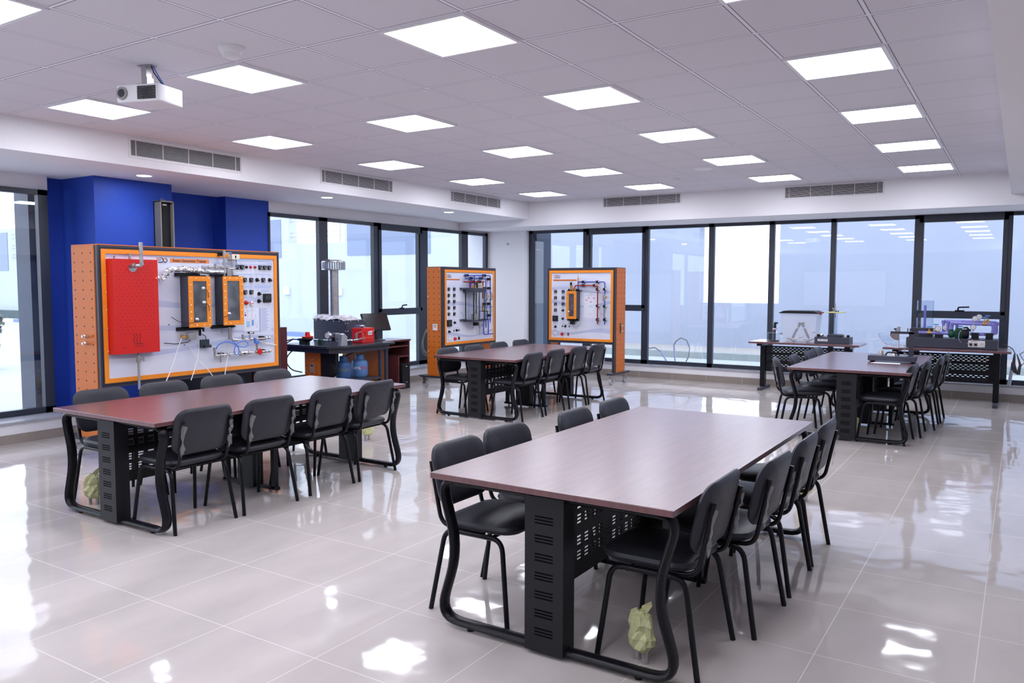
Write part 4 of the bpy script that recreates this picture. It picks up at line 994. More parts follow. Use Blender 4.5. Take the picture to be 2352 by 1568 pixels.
# ================================================================== GAS BURNER STAND
bs = empty('burner_stand', 'black steel stand with an orange perforated leg, gas bottles on its shelf', 'stand', (0, 0, 0))
m = MB(); m.prism([(-8.52, 7.44), (-7.60, 7.44), (-7.44, 7.60), (-7.44, 8.60), (-8.52, 8.60)], 'z', .77, .80)
m.obj('stand_top', mat('black worktop', (.035, .037, .05), .22, spec=.6), bs, smooth=False, bevel=.003)
MB().prism([(-8.45, 7.5), (-7.62, 7.5), (-7.5, 7.62), (-7.5, 8.55), (-8.45, 8.55)], 'z', .70, .77).obj('stand_apron', slate, bs, smooth=False)
m = MB(); m.box((-8.18, 7.60, .19), (-7.90, 7.625, .765)); m.m = 1
for i in range(3):
    for j in range(6): m.cyl((-8.13+i*.09, 7.599, .70-j*.098), (-8.13+i*.09, 7.601, .70-j*.098), .007, n=8)
m.m = 2
for x in (-8.165, -8.04, -7.915):
    for z in (.75, .21): m.ball((x, 7.60, z), .007, 6)
for x, z in ((-8.165, .44), (-7.915, .43), (-8.04, .595), (-8.04, .545)): m.ball((x, 7.60, z), .008, 6)
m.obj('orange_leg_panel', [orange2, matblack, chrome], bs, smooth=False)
m = MB(); m.box((-8.08, 7.595, .42), (-8.0, 7.599, .54)); m.m = 1; m.box((-8.065, 7.594, .47), (-8.015, 7.595, .49)); m.m = 2; m.box((-8.06, 7.594, .505), (-8.02, 7.595, .53)); m.obj('maker_plate', [greyp, inkorange, inkblack], bs, smooth=False)
m = MB(); m.box((-8.18, 7.625, .19), (-7.86, 7.72, .765)); m.obj('leg_box', slate, bs, smooth=False)
m = MB(); m.prism([(-7.90, .19), (-7.90, .765), (-7.625, .765), (-7.625, .48), (-7.64, .43), (-7.67, .39), (-7.72, .36), (-7.80, .35), (-7.80, .19)], 'y', 7.622, 7.665); o = m.obj('blower_housing', matblack, bs, smooth=False)
m = MB(); m.lathe([(.085, 7.622), (.085, 7.60), (.07, 7.592)], (-7.712, 0, .485), 'y', 24); m.obj('blower_disc', matblack, o)
m = MB()
for y in (8.40, 8.52): m.box((-7.56, y-.02, .19), (-7.52, y+.02, .77))
m.box((-8.40, 8.38, .19), (-8.36, 8.42, .77)); m.obj('leg_post', slate, bs, smooth=False)
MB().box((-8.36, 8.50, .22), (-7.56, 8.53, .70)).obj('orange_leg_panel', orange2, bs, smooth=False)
m = MB(); m.box((-8.42, 7.46, .17), (-7.40, 8.62, .20)); m.obj('base_platform', slate, bs, smooth=False)
m = MB(); m.box((-8.30, 7.76, .30), (-7.50, 8.40, .325)); m.obj('bottle_shelf', slate, bs, smooth=False)
for x in (-8.3, -7.5):
    for y in (7.55, 8.5): MB().cyl((x-.018, y, .055), (x+.018, y, .055), .055, n=16).obj('caster', MATS['caster grey'], bs)
for p in ([(-8.35, 7.55, .86), (-8.42, 7.45, .84), (-8.42, 7.42, .60), (-8.40, 7.42, .33)], [(-8.30, 7.52, .87), (-8.42, 7.42, .78), (-8.38, 7.42, .60), (-8.30, 7.46, .45), (-8.18, 7.55, .42)], [(-8.20, 7.5, .77), (-8.32, 7.42, .66), (-8.37, 7.42, .50), (-8.35, 7.42, .33)]):
    MB().tube(fillet(p, .08, 5), .008, 8).obj('rubber_hose', inkblack, bs)
MB().box((-8.42, 7.40, .30), (-8.33, 7.44, .36)).obj('hose_connector', steel, bs, smooth=False)
MB().tube([(-7.55, 7.9, .70), (-7.65, 7.88, .66), (-7.72, 7.87, .62)], .008).obj('rubber_hose', inkblack, bs)

def gas_bottle(label, x, y, z, mt, R_, red_=False):
    g = empty('gas_bottle', label, 'gas bottle', (x, y, z))
    m = MB(); k = R_/.105
    m.lathe([(.085*k, 0), (.095*k, .01), (.105*k, .03), (.105*k, .19), (.10*k, .215), (.075*k, .24), (.04*k, .25)], n=26); m.obj('bottle_body', mt, g)
    m = MB(); m.lathe([(.058*k, .235), (.058*k, .31), (.052*k, .31), (.052*k, .235)], n=20); m.obj('valve_collar', mt, g)
    MB().cyl((0, 0, .25), (0, 0, .325), .014, n=10).obj('valve', brass, g)
    # printed band around the front
    m = MB(); a0, a1 = math.radians(-100), math.radians(10); n = 16; rr = R_*1.004
    for i in range(n):
        a = a0+(a1-a0)*i/n; b = a0+(a1-a0)*(i+.75)/n
        m.m = (1 if (red_ and i > 8) else 0)
        for z0, z1 in ((.135, .150), (.115, .130)):
            if (i*5+int(z0*1000)) % 7: m.add([(rr*math.cos(a), rr*math.sin(a), z0), (rr*math.cos(b), rr*math.sin(b), z0), (rr*math.cos(b), rr*math.sin(b), z1), (rr*math.cos(a), rr*math.sin(a), z1)], [(0, 1, 2, 3)])
    m.obj('printed_band', [whitep if red_ else mat('worn lettering', (.20, .20, .16), .6), inkred], g, smooth=False)
gas_bottle('dark blue gas bottle with a wide collar on the stand shelf, nearer the orange leg', -7.74, 7.885, .325, gasblue, .105)
gas_bottle('light blue gas bottle with red print on the stand shelf', -7.74, 8.20, .325, gaslight, .11, True)

cc_ = empty('combustion_chamber', 'dark grey sheet-metal chamber with a tall flue pipe on the burner stand', 'chamber', (0, 0, 0))
m = MB(); m.box((-8.60, 8.17, .80), (-7.95, 8.56, 1.105)); o = m.obj('chamber_body', slate2, cc_, smooth=False, bevel=.003)
m = MB()
for i in range(6): m.ball((-8.55+i*.115, 8.169, 1.09), .008, 6)
for z in (1.06, .95): m.ball((-7.97, 8.169, z), .008, 6); m.ball((-7.949, 8.19, z), .008, 6)
for y in (8.25, 8.4, 8.53): m.ball((-7.949, y, 1.09), .008, 6)
m.obj('screws', chrome, o)
m = MB(); m.lathe([(.07, 1.105), (.07, 1.83)], (-8.42, 8.40, 0), 'z', 24); m.ball((-8.36, 8.36, 1.72), .006, 6); m.obj('flue_pipe', steel, cc_)
m = MB(); m.lathe([(.168, 1.815), (.168, 1.83), (.13, 1.83), (.13, 1.815)], (-8.42, 8.40, 0), 'z', 28); m.lathe([(.01, 1.975), (.10, 1.965), (.165, 1.94), (.168, 1.925), (.02, 1.925)], (-8.42, 8.40, 0), 'z', 28)
for k in range(28):
    a = 2*PI*k/28; p = (-8.42+.16*math.cos(a), 8.40+.16*math.sin(a)); m.box((p[0]-.008, p[1]-.008, 1.825), (p[0]+.008, p[1]+.008, 1.93))
m.obj('flue_cowl', steel, cc_)
# plastic wrapped sheet on the chamber
m = MB(); rnd = random.Random(9); nx, ny = 16, 8; V = []; F = []
for j in range(ny+1):
    for i in range(nx+1):
        e = min(i, nx-i, j, ny-j); V.append((-8.62+.66*i/nx, 8.16+.28*j/ny, 1.112+(.045 if e > 0 else .0)+rnd.uniform(-.010, .010)+(.012*math.sin(i*.7))))
for j in range(ny):
    for i in range(nx): a = j*(nx+1)+i; F.append((a, a+1, a+nx+2, a+nx+1))
m.add(V, F); tag(m.obj('plastic_wrapping', noisy(mat('crumpled polythene', (.66, .64, .68), rough=.15, spec=.8, alpha=1), 18, .25, bump=.8, c2=(.50, .44, .48)), smooth=False), 'crumpled clear plastic wrapping lying on the dark chamber', 'plastic wrapping')
# red burner control box
rb = empty('burner_control', 'bright red burner control box at the front of the stand top', 'control box', (0, 0, 0))
o = MB().box((-7.835, 8.15, .802), (-7.645, 8.40, 1.005)).obj('control_case', red, rb, smooth=False, bevel=.004)
m = MB(); yy = -7.6445; m.box((yy-.0005, 8.155, .83), (yy+.001, 8.395, .833)); m.m = 1
m.tube(arc((8.20, .93), .022, -2.4, 2.6, 14, 'xz'), .0025, 5)
m.v = [p if i < 8 else Vector((yy+.001, p.x, p.z)) for i, p in enumerate(m.v)]
m.obj('red_trim', [mat('dark red line', (.35, .01, .01), .4), whitep], o)
m = MB(); m.box((yy, 8.272, .908), (yy+.003, 8.352, .955)); m.m = 1
for k in range(4): m.box((yy+.003, 8.282+k*.016, .918), (yy+.004, 8.293+k*.016, .946))
m.m = 0; m.box((yy, 8.30, .957), (yy+.002, 8.40, .962)); m.obj('logo_plate', [whitep, inkgrey], o, smooth=False)
m = MB()
for k in range(12): m.box((yy, 8.19+k*.015, .87), (yy+.001, 8.20+k*.015, .875))
m.obj('printed_line', mat('pale red print', (.75, .25, .2), .5), o, smooth=False)
m = MB(); m.box((-7.82, 8.20, 1.005), (-7.73, 8.27, 1.04)); m.cyl((-7.73, 8.235, 1.025), (-7.68, 8.235, 1.025), .02, n=10); m.obj('motor_top', steel, rb, smooth=False)
# gas train
gt = empty('gas_train', 'chrome gas pipe train with red regulator, gauge and valve on the burner stand', 'gas pipe', (0, 0, 0))
m = MB(); m.tube([(-8.42, 7.60, .86), (-8.30, 7.60, .86)], .012); m.tube([(-8.0, 7.60, .86), (-7.60, 7.62, .86), (-7.55, 7.9, .86), (-7.60, 8.13, .87)], .013)
for p in ((-7.72, 7.62), (-7.62, 7.64)): m.cyl((p[0]-.015, p[1], .86), (p[0]+.015, p[1], .86), .02, n=10)
for y in (7.82, 7.95): m.cyl((-7.56, y-.015, .86), (-7.56, y+.015, .86), .02, n=10)
m.cyl((-7.72, 7.61, .86), (-7.72, 7.61, .91), .013, n=10); m.cyl((-7.56, 7.95, .86), (-7.56, 7.95, .95), .015, n=10); m.cyl((-8.3, 7.6, .86), (-8.2, 7.6, .87), .02, n=10)
m.obj('gas_pipe', chrome, gt)
m = MB(); m.lathe([(.03, .875), (.075, .89), (.08, .905), (.035, .92), (.03, .965), (.026, .965)], (-8.12, 7.60, 0), 'z', 22); o = m.obj('regulator', red, gt)
m = MB(); m.lathe([(.02, .83), (.055, .85), (.08, .872), (.075, .885)], (-8.12, 7.60, 0), 'z', 22); m.cyl((-8.12, 7.60, .80), (-8.12, 7.60, .84), .03, n=10); m.obj('regulator_base', matblack, o)
m = MB(); m.lathe([(.044, -.01), (.046, .012), (.05, .02), (.046, .024)], (-7.72, 7.58, .93), 'y', 22); m.v = m.v; o = m.obj('gauge', chrome, gt)
m = MB(); m.cyl((-7.72, 7.569, .93), (-7.72, 7.5675, .93), .040, n=20); m.obj('gauge_face', whitep, o)
m = MB(); m.box((-7.66, 7.60, .89), (-7.60, 7.68, .965)); o = m.obj('solenoid', steel, gt, smooth=False, bevel=.004); MB().box((-7.655, 7.592, .86), (-7.605, 7.60, .91)).obj('solenoid_coil', matblack, o, smooth=False)
m = MB(); m.prism([(7.60, .80), (7.72, .80), (7.72, .92), (7.66, .965), (7.63, .95)], 'x', -7.56, -7.50); m.obj('valve_block', mat('pale aluminium', (.55, .55, .56), .3, .7), gt, smooth=False, bevel=.004)
for x in (-8.22, -7.86): MB().box((x-.03, 7.57, .80), (x+.03, 7.63, .875)).obj('pipe_support', mat('dark green support', (.02, .06, .05), .4), gt, smooth=False)
MB().tube([(-7.56, 7.70, .95), (-7.53, 7.78, .90), (-7.52, 7.86, .86)], .004).obj('cable', inkblack, gt); MB().tube([(-7.56, 7.95, .95), (-7.53, 8.02, .97), (-7.52, 8.06, .90), (-7.53, 8.08, .83)], .004).obj('cable', greyp, gt)

# ================================================================== COMPUTER DESK
dk = empty('computer_desk', 'mahogany computer desk with keyboard shelf beside the burner stand', 'desk', (0, 0, 0))
X0, X1 = -8.47, -8.05
MB().box((X0, 8.66, .735), (X1+.01, 9.67, .76)).obj('desk_top', wood, dk, smooth=False)
for y in (8.68, 9.64): MB().box((X0, y-.01, 0), (X1, y+.012, .735)).obj('side_panel', wood, dk, smooth=False)
MB().box((X0, 8.69, .648), (X1-.01, 9.63, .668)).obj('keyboard_shelf', wood, dk, smooth=False)
MB().box((X0+.05, 9.38, .49), (X1, 9.63, .51)).obj('tower_shelf', wood, dk, smooth=False)
MB().box((X0+.05, 9.375, 0), (X1, 9.40, .51)).obj('divider', wood, dk, smooth=False)
m = MB(); m.box((X0, 8.69, .05), (X0+.02, 9.63, .54)); m.box((X0, 8.69, .58), (X0+.02, 9.05, .735)); m.box((X0, 9.14, .54), (X0+.02, 9.63, .735)); m.box((X0, 8.69, .54), (X0+.02, 9.05, .58)); m.obj('back_panel', wood, dk, smooth=False)
MB().box((X0+.1, 8.69, .02), (X1-.01, 9.375, .10)).obj('foot_rail', wood, dk, smooth=False)
mo = empty('monitor', 'dark flat computer monitor on the mahogany desk', 'monitor', (-8.25, 9.12, .76), math.radians(83))
m = MB(); m.box((-.25, -.012, .14), (.25, .016, .42)); o = m.obj('screen_case', matblack, mo, smooth=False, bevel=.003); MB().box((-.24, -.0135, .155), (.24, -.0125, .41)).obj('screen', screenm, o, smooth=False)
for o_ in (o,): o_.rotation_euler = (math.radians(-23), 0, 0); o_.location = (0, -.09, .02)
m = MB(); m.tube([(0, .02, .02), (0, .05, .10), (0, .03, .2)], .03, 8, ry=.02); m.obj('neck', matblack, mo)
MB().lathe([(.13, 0), (.13, .008), (.05, .018), (.03, .02)], (0, 0, 0), 'z', 24).obj('monitor_base', matblack, mo)
pc = empty('computer_tower', 'black computer tower standing in the desk compartment', 'computer', (0, 0, 0))
o = MB().box((-8.40, 9.425, 0.0), (-8.005, 9.605, .385)).obj('tower_case', matblack, pc, smooth=False, bevel=.01)
MB().box((-8.004, 9.50, .34), (-8.002, 9.53, .35)).obj('power_light', whitep, o, smooth=False)
MB().cyl((-8.005, 9.52, .10), (-8.002, 9.52, .10), .012, n=10).obj('power_button', steel, o)
# maroon cabinet standing between the steam board and the burner stand
cb = empty('maroon_cabinet', 'maroon cabinet partly hidden behind the right end of the steam board', 'cabinet', (0, 0, 0))
o = MB().box((-8.40, 6.35, 0), (-7.42, 6.62, 1.095)).obj('cabinet_body', mat('maroon laminate', (.075, .012, .014), .35), cb, smooth=False, bevel=.003)
m = MB()
for x in (-7.62, -7.47): m.cyl((x, 6.34, 1.03), (x, 6.35, 1.03), .018, n=10)
m.obj('fitting', chrome, o)
MB().box((-7.42, 6.34, .70), (-7.40, 6.36, .71)).obj('edge_strip', whitep, o, smooth=False)
# dark cabinet behind and under the steam board
tag(MB().box((-8.2, 5.55, 0), (-7.55, 6.2, .62)).obj('black_crate', matblack, smooth=False, bevel=.01), 'black crate on the floor behind the steam board', 'crate')

# ================================================================== SIDE TABLES AT THE BACK WINDOWS
def side_table(label, x0, x1, y0, y1, z, grp):
    t = empty('side_table', label, 'table', ((x0+x1)/2, (y0+y1)/2, 0), group=grp)
    W = x1-x0; D = y1-y0; h = W/2
    MB().box((-h, -D/2, z-.028), (h, D/2, z)).obj('tabletop', wood, t, smooth=False, bevel=.002)
    for s_ in (-1, 1):
        xx = s_*(h-.16)
        m = MB(); m.box((xx-.035, -.10, .05), (xx+.035, .0, z-.05)); m.obj('leg', black, t, smooth=False)
        m = MB(); m.box((xx-.03, -D/2+.06, 0), (xx+.03, D/2-.05, .05)); m.obj('foot', slate2, t, smooth=False, bevel=.01)
        MB().box((xx-.04, -D/2+.03, z-.065), (xx+.04, D/2-.05, z-.028)).obj('bracket', black, t, smooth=False)
    m = MB(); zc = z-.07; bands = []; zz = .30
    groups = [.36, .50, .62]
    lines = []
    for g_ in groups:
        for j in range(4): lines.append((g_-.03+j*.022, j % 2))
    a, b = -h+.17, h-.17
    for zl, st in lines:
        bands.append((zz, zl-.0036, [])); n = int((b-a-.1)/.062)
        hs = [(a+.04+k*.062+st*.031, a+.04+k*.062+st*.031+.032) for k in range(n)]
        bands.append((zl-.0036, zl+.0036, hs)); zz = zl+.0036
    bands.append((zz, zc, []))
    slots_panel(m, a, b, bands, 0, 0, lambda M_, p, q_, z0, z1: M_.box((p, -.065, z0), (q_, -.06, z1)) if q_-p > 1e-5 else None)
    m.obj('modesty_panel', black, t, smooth=False)
    return t
side_table('narrow mahogany table with slotted front carrying the cloudy tub, at the back windows', -3.50, -1.93, 12.20, 12.85, .752, 'slotted side tables')
side_table('narrow mahogany table with slotted front carrying the purple pump rig, far right', -1.61, -.09, 12.10, 12.82, .752, 'slotted side tables')
TZ = .752
# clear lidded tub with two black stands inside
tb_ = empty('storage_tub', 'cloudy plastic tub with a black lid on the left side table', 'tub', (0, 0, 0))
m = MB(); V = []; 
x0, x1 = -3.02, -2.575; X0_, X1_ = -3.06, -2.535
V = [(x0, 12.36, TZ), (x1, 12.36, TZ), (x1, 12.66, TZ), (x0, 12.66, TZ), (X0_, 12.32, 1.19), (X1_, 12.32, 1.19), (X1_, 12.70, 1.19), (X0_, 12.70, 1.19)]
m.add(V, [(0, 3, 2, 1), (0, 1, 5, 4), (1, 2, 6, 5), (2, 3, 7, 6), (3, 0, 4, 7)]); m.obj('tub_body', milky, tb_, smooth=False)
m = MB(); m.box((X0_-.018, 12.30, 1.188), (X1_+.018, 12.72, 1.20)); m.prism([(X0_-.015, 1.20), (X0_+.05, 1.225), (X1_-.05, 1.225), (X1_+.015, 1.20)], 'y', 12.31, 12.71); m.obj('tub_lid', matblack, tb_, smooth=False)
MB().box((-2.52, 12.42, 1.17), (-2.50, 12.5, 1.215)).obj('lid_clip', pipered, tb_, smooth=False)
def rod_stand(label, x, y, z, tilt, parent_z=0):
    g = empty('laboratory_stand', label, 'stand', (x, y, z)); g.rotation_euler = (0, tilt, 0)
    m = MB(); m.box((-.065, -.05, 0), (.065, .05, .014)); m.obj('stand_base', slate, g, smooth=False)
    MB().box((-.016, -.012, .014), (.016, .012, .21)).obj('stand_post', slate, g, smooth=False)
    m = MB(); m.box((-.012, -.012, .225), (.02, .012, .285)); m.box((-.02, -.018, .27), (.035, .018, .295)); m.obj('clamp_head', matblack, g, smooth=False)
    MB().box((-.02, -.02, .20), (.02, .02, .225)).obj('clear_collar', whitep, g, smooth=False)
    m = MB(); m.cyl((-.13, -.02, .10), (.10, -.02, .10), .003); m.cyl((.09, -.02, .10), (.115, -.02, .10), .016, n=12); m.obj('cross_rod', steel, g)
rod_stand('dark rod stand leaning to the right inside the cloudy tub', -2.93, 12.5, .775, math.radians(24))
rod_stand('dark rod stand leaning to the left inside the cloudy tub', -2.66, 12.5, .775, math.radians(-26))
m = MB(); rnd = random.Random(12)
P = [(-2.98+.04*i, 12.45+.03*math.sin(i), .775+.03*abs(math.sin(i*1.3))) for i in range(10)]
m.tube(P, .012, 6); tag(m.obj('plastic_scrap', whitep), 'crumpled pale plastic at the bottom of the cloudy tub', 'plastic scrap')
# small water balance at the left end
sb = empty('small_balance', 'small dark stand with clear water box at the left end of the left side table', 'instrument', (0, 0, 0))
MB().box((-3.225, 12.38, TZ), (-3.105, 12.46, TZ+.022)).obj('stand_base', slate, sb, smooth=False)
MB().box((-3.18, 12.405, TZ+.022), (-3.15, 12.43, 1.0)).obj('stand_post', slate, sb, smooth=False)
MB().box((-3.19, 12.395, .935), (-3.14, 12.44, .955)).obj('pink_label', mat('pinkish paper', (.80, .60, .62), .6), sb, smooth=False)
m = MB(); m.box((-3.175, 12.40, .955), (-3.145, 12.43, 1.04)); m.box((-3.165, 12.39, 1.02), (-3.125, 12.44, 1.045)); m.obj('clamp_head', matblack, sb, smooth=False)
m = MB(); m.cyl((-3.27, 12.40, .882), (-3.07, 12.40, .882), .003); m.cyl((-3.075, 12.40, .882), (-3.045, 12.40, .882), .018, n=14); m.obj('cross_rod', steel, sb)
MB().box((-3.285, 12.42, TZ+.002), (-3.11, 12.54, .885)).obj('water_box', clear, sb, smooth=False)
# jet impact apparatus
ja = empty('jet_apparatus', 'grey base with a clear cylinder and yellow disc on the left side table', 'instrument', (0, 0, 0))
o = MB().box((-2.57, 12.36, TZ), (-2.09, 12.66, .845)).obj('base_box', slate2, ja, smooth=False, bevel=.003)
m = MB(); m.box((-2.525, 12.357, .785), (-2.385, 12.36, .817)); m.m = 1
for k in range(8):
    if k != 3: m.box((-2.512+k*.015, 12.3565, .797), (-2.502+k*.015, 12.357, .806))
m.obj('maker_plate', [whitep, inkblack], o, smooth=False)
for x, z in ((-2.53, .80), (-2.38, .80)): MB().ball((x, 12.358, z), .004, 6).obj('plate_screw', chrome, o)
m = MB(); m.lathe([(.12, .845), (.12, .875), (.11, .885), (.10, .887)], (-2.30, 12.50, 0), 'z', 30); m.obj('round_basin', slate, ja)
m = MB(); m.lathe([(.066, .885), (.066, 1.20), (.062, 1.20), (.062, .885)], (-2.345, 12.50, 0), 'z', 28); m.obj('clear_cylinder', clear, ja)
m = MB(); m.lathe([(.137, 1.203), (.14, 1.21), (.137, 1.217)], (-2.31, 12.50, 0), 'z', 32); m.obj('yellow_disc', mat('yellow acrylic', (.72, .70, .25), .25), ja)
m = MB(); m.cyl((-2.315, 12.5, 1.13), (-2.315, 12.5, 1.34), .006); m.cyl((-2.345, 12.5, 1.217), (-2.345, 12.5, 1.28), .006); m.cyl((-2.36, 12.5, 1.27), (-2.30, 12.5, 1.27), .005); m.cyl((-2.315, 12.5, 1.125), (-2.315, 12.5, 1.14), .016, .006, n=10); m.cyl((-2.315, 12.5, 1.22), (-2.315, 12.5, 1.25), .014, n=10); m.obj('spindle', steel, ja)
for x, z in ((-2.34, 1.285), (-2.275, 1.225), (-2.305, 1.225)): MB().ball((x, 12.49, z), .011, 8).obj('black_knob', matblack, ja)
MB().cyl((-2.31, 12.5, .885), (-2.31, 12.5, 1.11), .012, n=12).obj('jet_tube', clear, ja)
m = MB(); m.lathe([(.02, .845), (.03, .86), (.032, .875), (.02, .90), (.006, .91)], (-2.49, 12.45, 0), 'z', 16); m.obj('metal_float', chrome, ja)
for x in (-2.535, -2.09-.03): MB().box((x-.018, 12.43, .845), (x+.018, 12.47, .882)).obj('black_block', matblack, ja, smooth=False)
MB().cyl((-2.185, 12.46, .845), (-2.185, 12.46, .88), .012, n=10).obj('level_bubble', chrome, ja)
# pump rig
pr = empty('pump_rig', 'pump rig with purple pipes, gauges and valves on the right side table', 'pump', (0, 0, 0))
o = MB().box((-1.345, 12.34, TZ+.004), (-.248, 12.74, .885)).obj('base_box', slate2, pr, smooth=False, bevel=.003)
for x in (-1.3, -.3): MB().cyl((x, 12.4, TZ), (x, 12.4, TZ+.006), .02, n=10).obj('foot_pad', matblack, pr)
m = MB(); m.box((-.59, 12.335, .782), (-.395, 12.34, .87)); pl_ = m.obj('switch_plate', whitep, o, smooth=False)
m = MB(); m.box((-.56, 12.334, .858), (-.48, 12.335, .863)); m.obj('red_print', inkred, pl_, smooth=False)
for x in (-.56, -.503):
    MB().box((x-.022, 12.332, .795), (x+.022, 12.335, .84)).obj('switch_bezel', greyp, pl_, smooth=False)
    MB().cyl((x, 12.332, .818), (x, 12.312, .818), .013, n=12).obj('knob', black, pl_)
m = MB(); m.box((-.452, 12.328, .795), (-.412, 12.335, .845)); m.obj('breaker', mat('pale breaker', (.72, .70, .70), .4), pl_, smooth=False); MB().box((-.447, 12.325, .823), (-.417, 12.329, .828)).obj('breaker_lever', inkorange, pl_, smooth=False)
for x, z in ((-.545, .88), (-.44, .88), (-.60, .828), (-.388, .828), (-.545, .772), (-.44, .772)): MB().ball((x, 12.337, z), .005, 6).obj('plate_screw', chrome, o)
MB().box((-1.295, 12.50, .885), (-1.03, 12.70, 1.01)).obj('sump_box', slate, pr, smooth=False)
for x0_, x1_, nm in ((-1.245, -1.04, 'tall_clear_tank'),):
    m = MB(); m.box((x0_, 12.52, 1.012), (x1_, 12.525, 1.395)); m.box((x0_, 12.675, 1.012), (x1_, 12.68, 1.395)); m.box((x0_, 12.525, 1.012), (x0_+.005, 12.675, 1.395)); m.box((x1_-.005, 12.525, 1.012), (x1_, 12.675, 1.395)); m.obj(nm, clear, pr, smooth=False)
MB().cyl((-1.145, 12.6, 1.012), (-1.145, 12.6, 1.33), .016, n=12).obj('violet_tube', violet, pr)
def vp(pts, r_=.022): MB().tube(fillet([(x, y, z) for x, y, z in pts], .02, 3), r_, 12).obj('violet_pipe', violet, pr)
vp([(-1.205, 12.45, .952), (-.84, 12.45, .952)]); vp([(-.80, 12.45, 1.0), (-.80, 12.45, 1.092), (-.31, 12.45, 1.087), (-.31, 12.45, .955), (-.36, 12.45, .953), (-.58, 12.45, .953)])
vp([(-.91, 12.60, .93), (-.91, 12.60, 1.115), (-.28, 12.60, 1.11), (-.275, 12.60, .96), (-.36, 12.55, .95)], .018)
vp([(-.85, 12.53, .95), (-.85, 12.53, 1.10), (-.70, 12.53, 1.10)], .018); vp([(-.74, 12.50, 1.0), (-.74, 12.50, 1.10)], .018); vp([(-.64, 12.53, 1.09), (-.68, 12.53, 1.125)], .012)
for x, y, z in ((-.80, 12.45, 1.07), (-.31, 12.45, 1.07), (-.31, 12.45, .975), (-.275, 12.6, 1.09), (-.91, 12.6, 1.10), (-.85, 12.53, 1.09), (-.42, 12.45, .953)):
    MB().cyl((x, y, z-.022), (x, y, z+.022), .027, n=14).obj('violet_joint', violet, pr)
def gate(x, y, z, s_=1):
    m = MB(); m.cyl((x-.025, y, z), (x+.025, y, z), .024, n=10); m.cyl((x, y, z), (x, y, z+.05), .017, .010, n=10); m.cyl((x, y, z+.05), (x, y, z+.085), .004); o = m.obj('gate_valve', brass, pr)
    MB().lathe([(.012, z+.083), (.034, z+.080), (.034, z+.088), (.012, z+.092)], (x, y, 0), 'z', 16).obj('handwheel', handwheel, o)
gate(-1.07, 12.45, .952); gate(-.415, 12.45, 1.09); gate(-.385, 12.60, 1.11); gate(-1.0, 12.55, .98)
MB().lathe([(.012, 1.045), (.034, 1.042), (.034, 1.05), (.012, 1.054)], (-.70, 12.52, 0), 'z', 16).obj('handwheel', handwheel, pr)
for x, y, z in ((-.962, 12.40, 1.012), (-.525, 12.43, 1.162), (-.483, 12.55, 1.182), (-.542, 12.42, 1.045), (-.885, 12.55, 1.02)):
    m = MB(); m.lathe([(.032, .012), (.034, 0), (.036, -.004), (.033, -.008)], (x, y, z), 'y', 20); m.cyl((x, y+.004, z-.03), (x, y+.004, z-.06), .007, n=8); o = m.obj('pressure_gauge', steel, pr)
    m = MB(); m.cyl((x, y-.0075, z), (x, y-.009, z), .029, n=18); m.m = 1; m.box((x-.002, y-.010, z-.005), (x+.018, y-.009, z-.002)); m.obj('gauge_face', [whitep, inkblack], o)
m = MB(); m.lathe([(.02, -.84), (.052, -.82), (.055, -.79), (.045, -.77), (.03, -.765)], (0, 12.42, .945), 'x', 20); m.cyl((-.80, 12.42, .97), (-.80, 12.42, 1.01), .026, n=12); m.obj('pump_head', green, pr)
m = MB(); m.lathe([(.045, -.765), (.062, -.755), (.062, -.665), (.055, -.66)], (0, 12.42, .95), 'x', 22)
for k in range(7): m.box((-.755, 12.350, .905+k*.014), (-.665, 12.365, .909+k*.014))
m.box((-.74, 12.37, .99), (-.67, 12.46, 1.03)); m.box((-.75, 12.38, .885), (-.67, 12.46, .91)); m.obj('motor', green, pr)
m = MB(); m.lathe([(.062, -.665), (.064, -.61), (.05, -.59), (.01, -.585)], (0, 12.42, .95), 'x', 22); m.obj('fan_cowl', matblack, pr)
m = MB(); m.box((-.64, 12.40, .99), (-.57, 12.45, 1.015)); m.tube([(-.66, 12.42, 1.03), (-.62, 12.42, 1.04), (-.57, 12.42, .99)], .012); m.obj('terminal_box', matblack, pr, smooth=False)
for x0_, x1_ in ((-1.0, -.90), (-.56, -.475), (-.395, -.31)): MB().box((x0_, 12.40, .885), (x1_, 12.50, .93 if x0_ < -.9 else .97)).obj('pipe_support', matblack, pr, smooth=False)
m = MB(); m.tube([(-.68, 12.33, 1.0), (-.70, 12.32, .96), (-.705, 12.32, .90), (-.69, 12.325, .86), (-.67, 12.335, .838)], .006); m.obj('cable', inkgrey, pr)
m = MB(); m.ball((-1.16, 12.335, .945), .001, 4)
# power lead hanging at the right end of the rig
m = MB(); m.tube([(-.246, 12.5, .83), (-.16, 12.42, .82), (-.08, 12.2, .79), (-.05, 12.1, .73)], .006)
for k in range(6): m.tube([(-.05, 12.08+k*.006, .74), (-.075+k*.006, 12.06, .60), (-.06+k*.008, 12.05, .50), (-.02+k*.006, 12.05, .47), (.0+k*.004, 12.06, .60), (-.03, 12.08, .73)], .005, 6)
m.tube([(-.06, 12.08, .73), (-.075, 12.08, .62)], .005); m.cyl((-.075, 12.08, .62), (-.075, 12.08, .52), .014, n=10)
tag(m.obj('power_lead', mat('dark rubber', (.03, .03, .04), .5)), 'looped dark power lead hanging from the right end of the pump table', 'cable')
tag(MB().tube([(.12, 12.4, .80), (.0, 12.5, .70), (.06, 12.5, .60), (-.02, 12.5, .48)], .007).obj('loose_hose', inkgrey), 'dark hose curving down at the right edge of the picture', 'hose')
tag(MB().cyl((-.11, 12.9, .23), (-.07, 12.85, .56), .022, n=12).obj('cardboard_tube', mat('pale tube', (.55, .60, .75), .5)), 'pale tube leaning on the sill beside the pump table', 'tube')

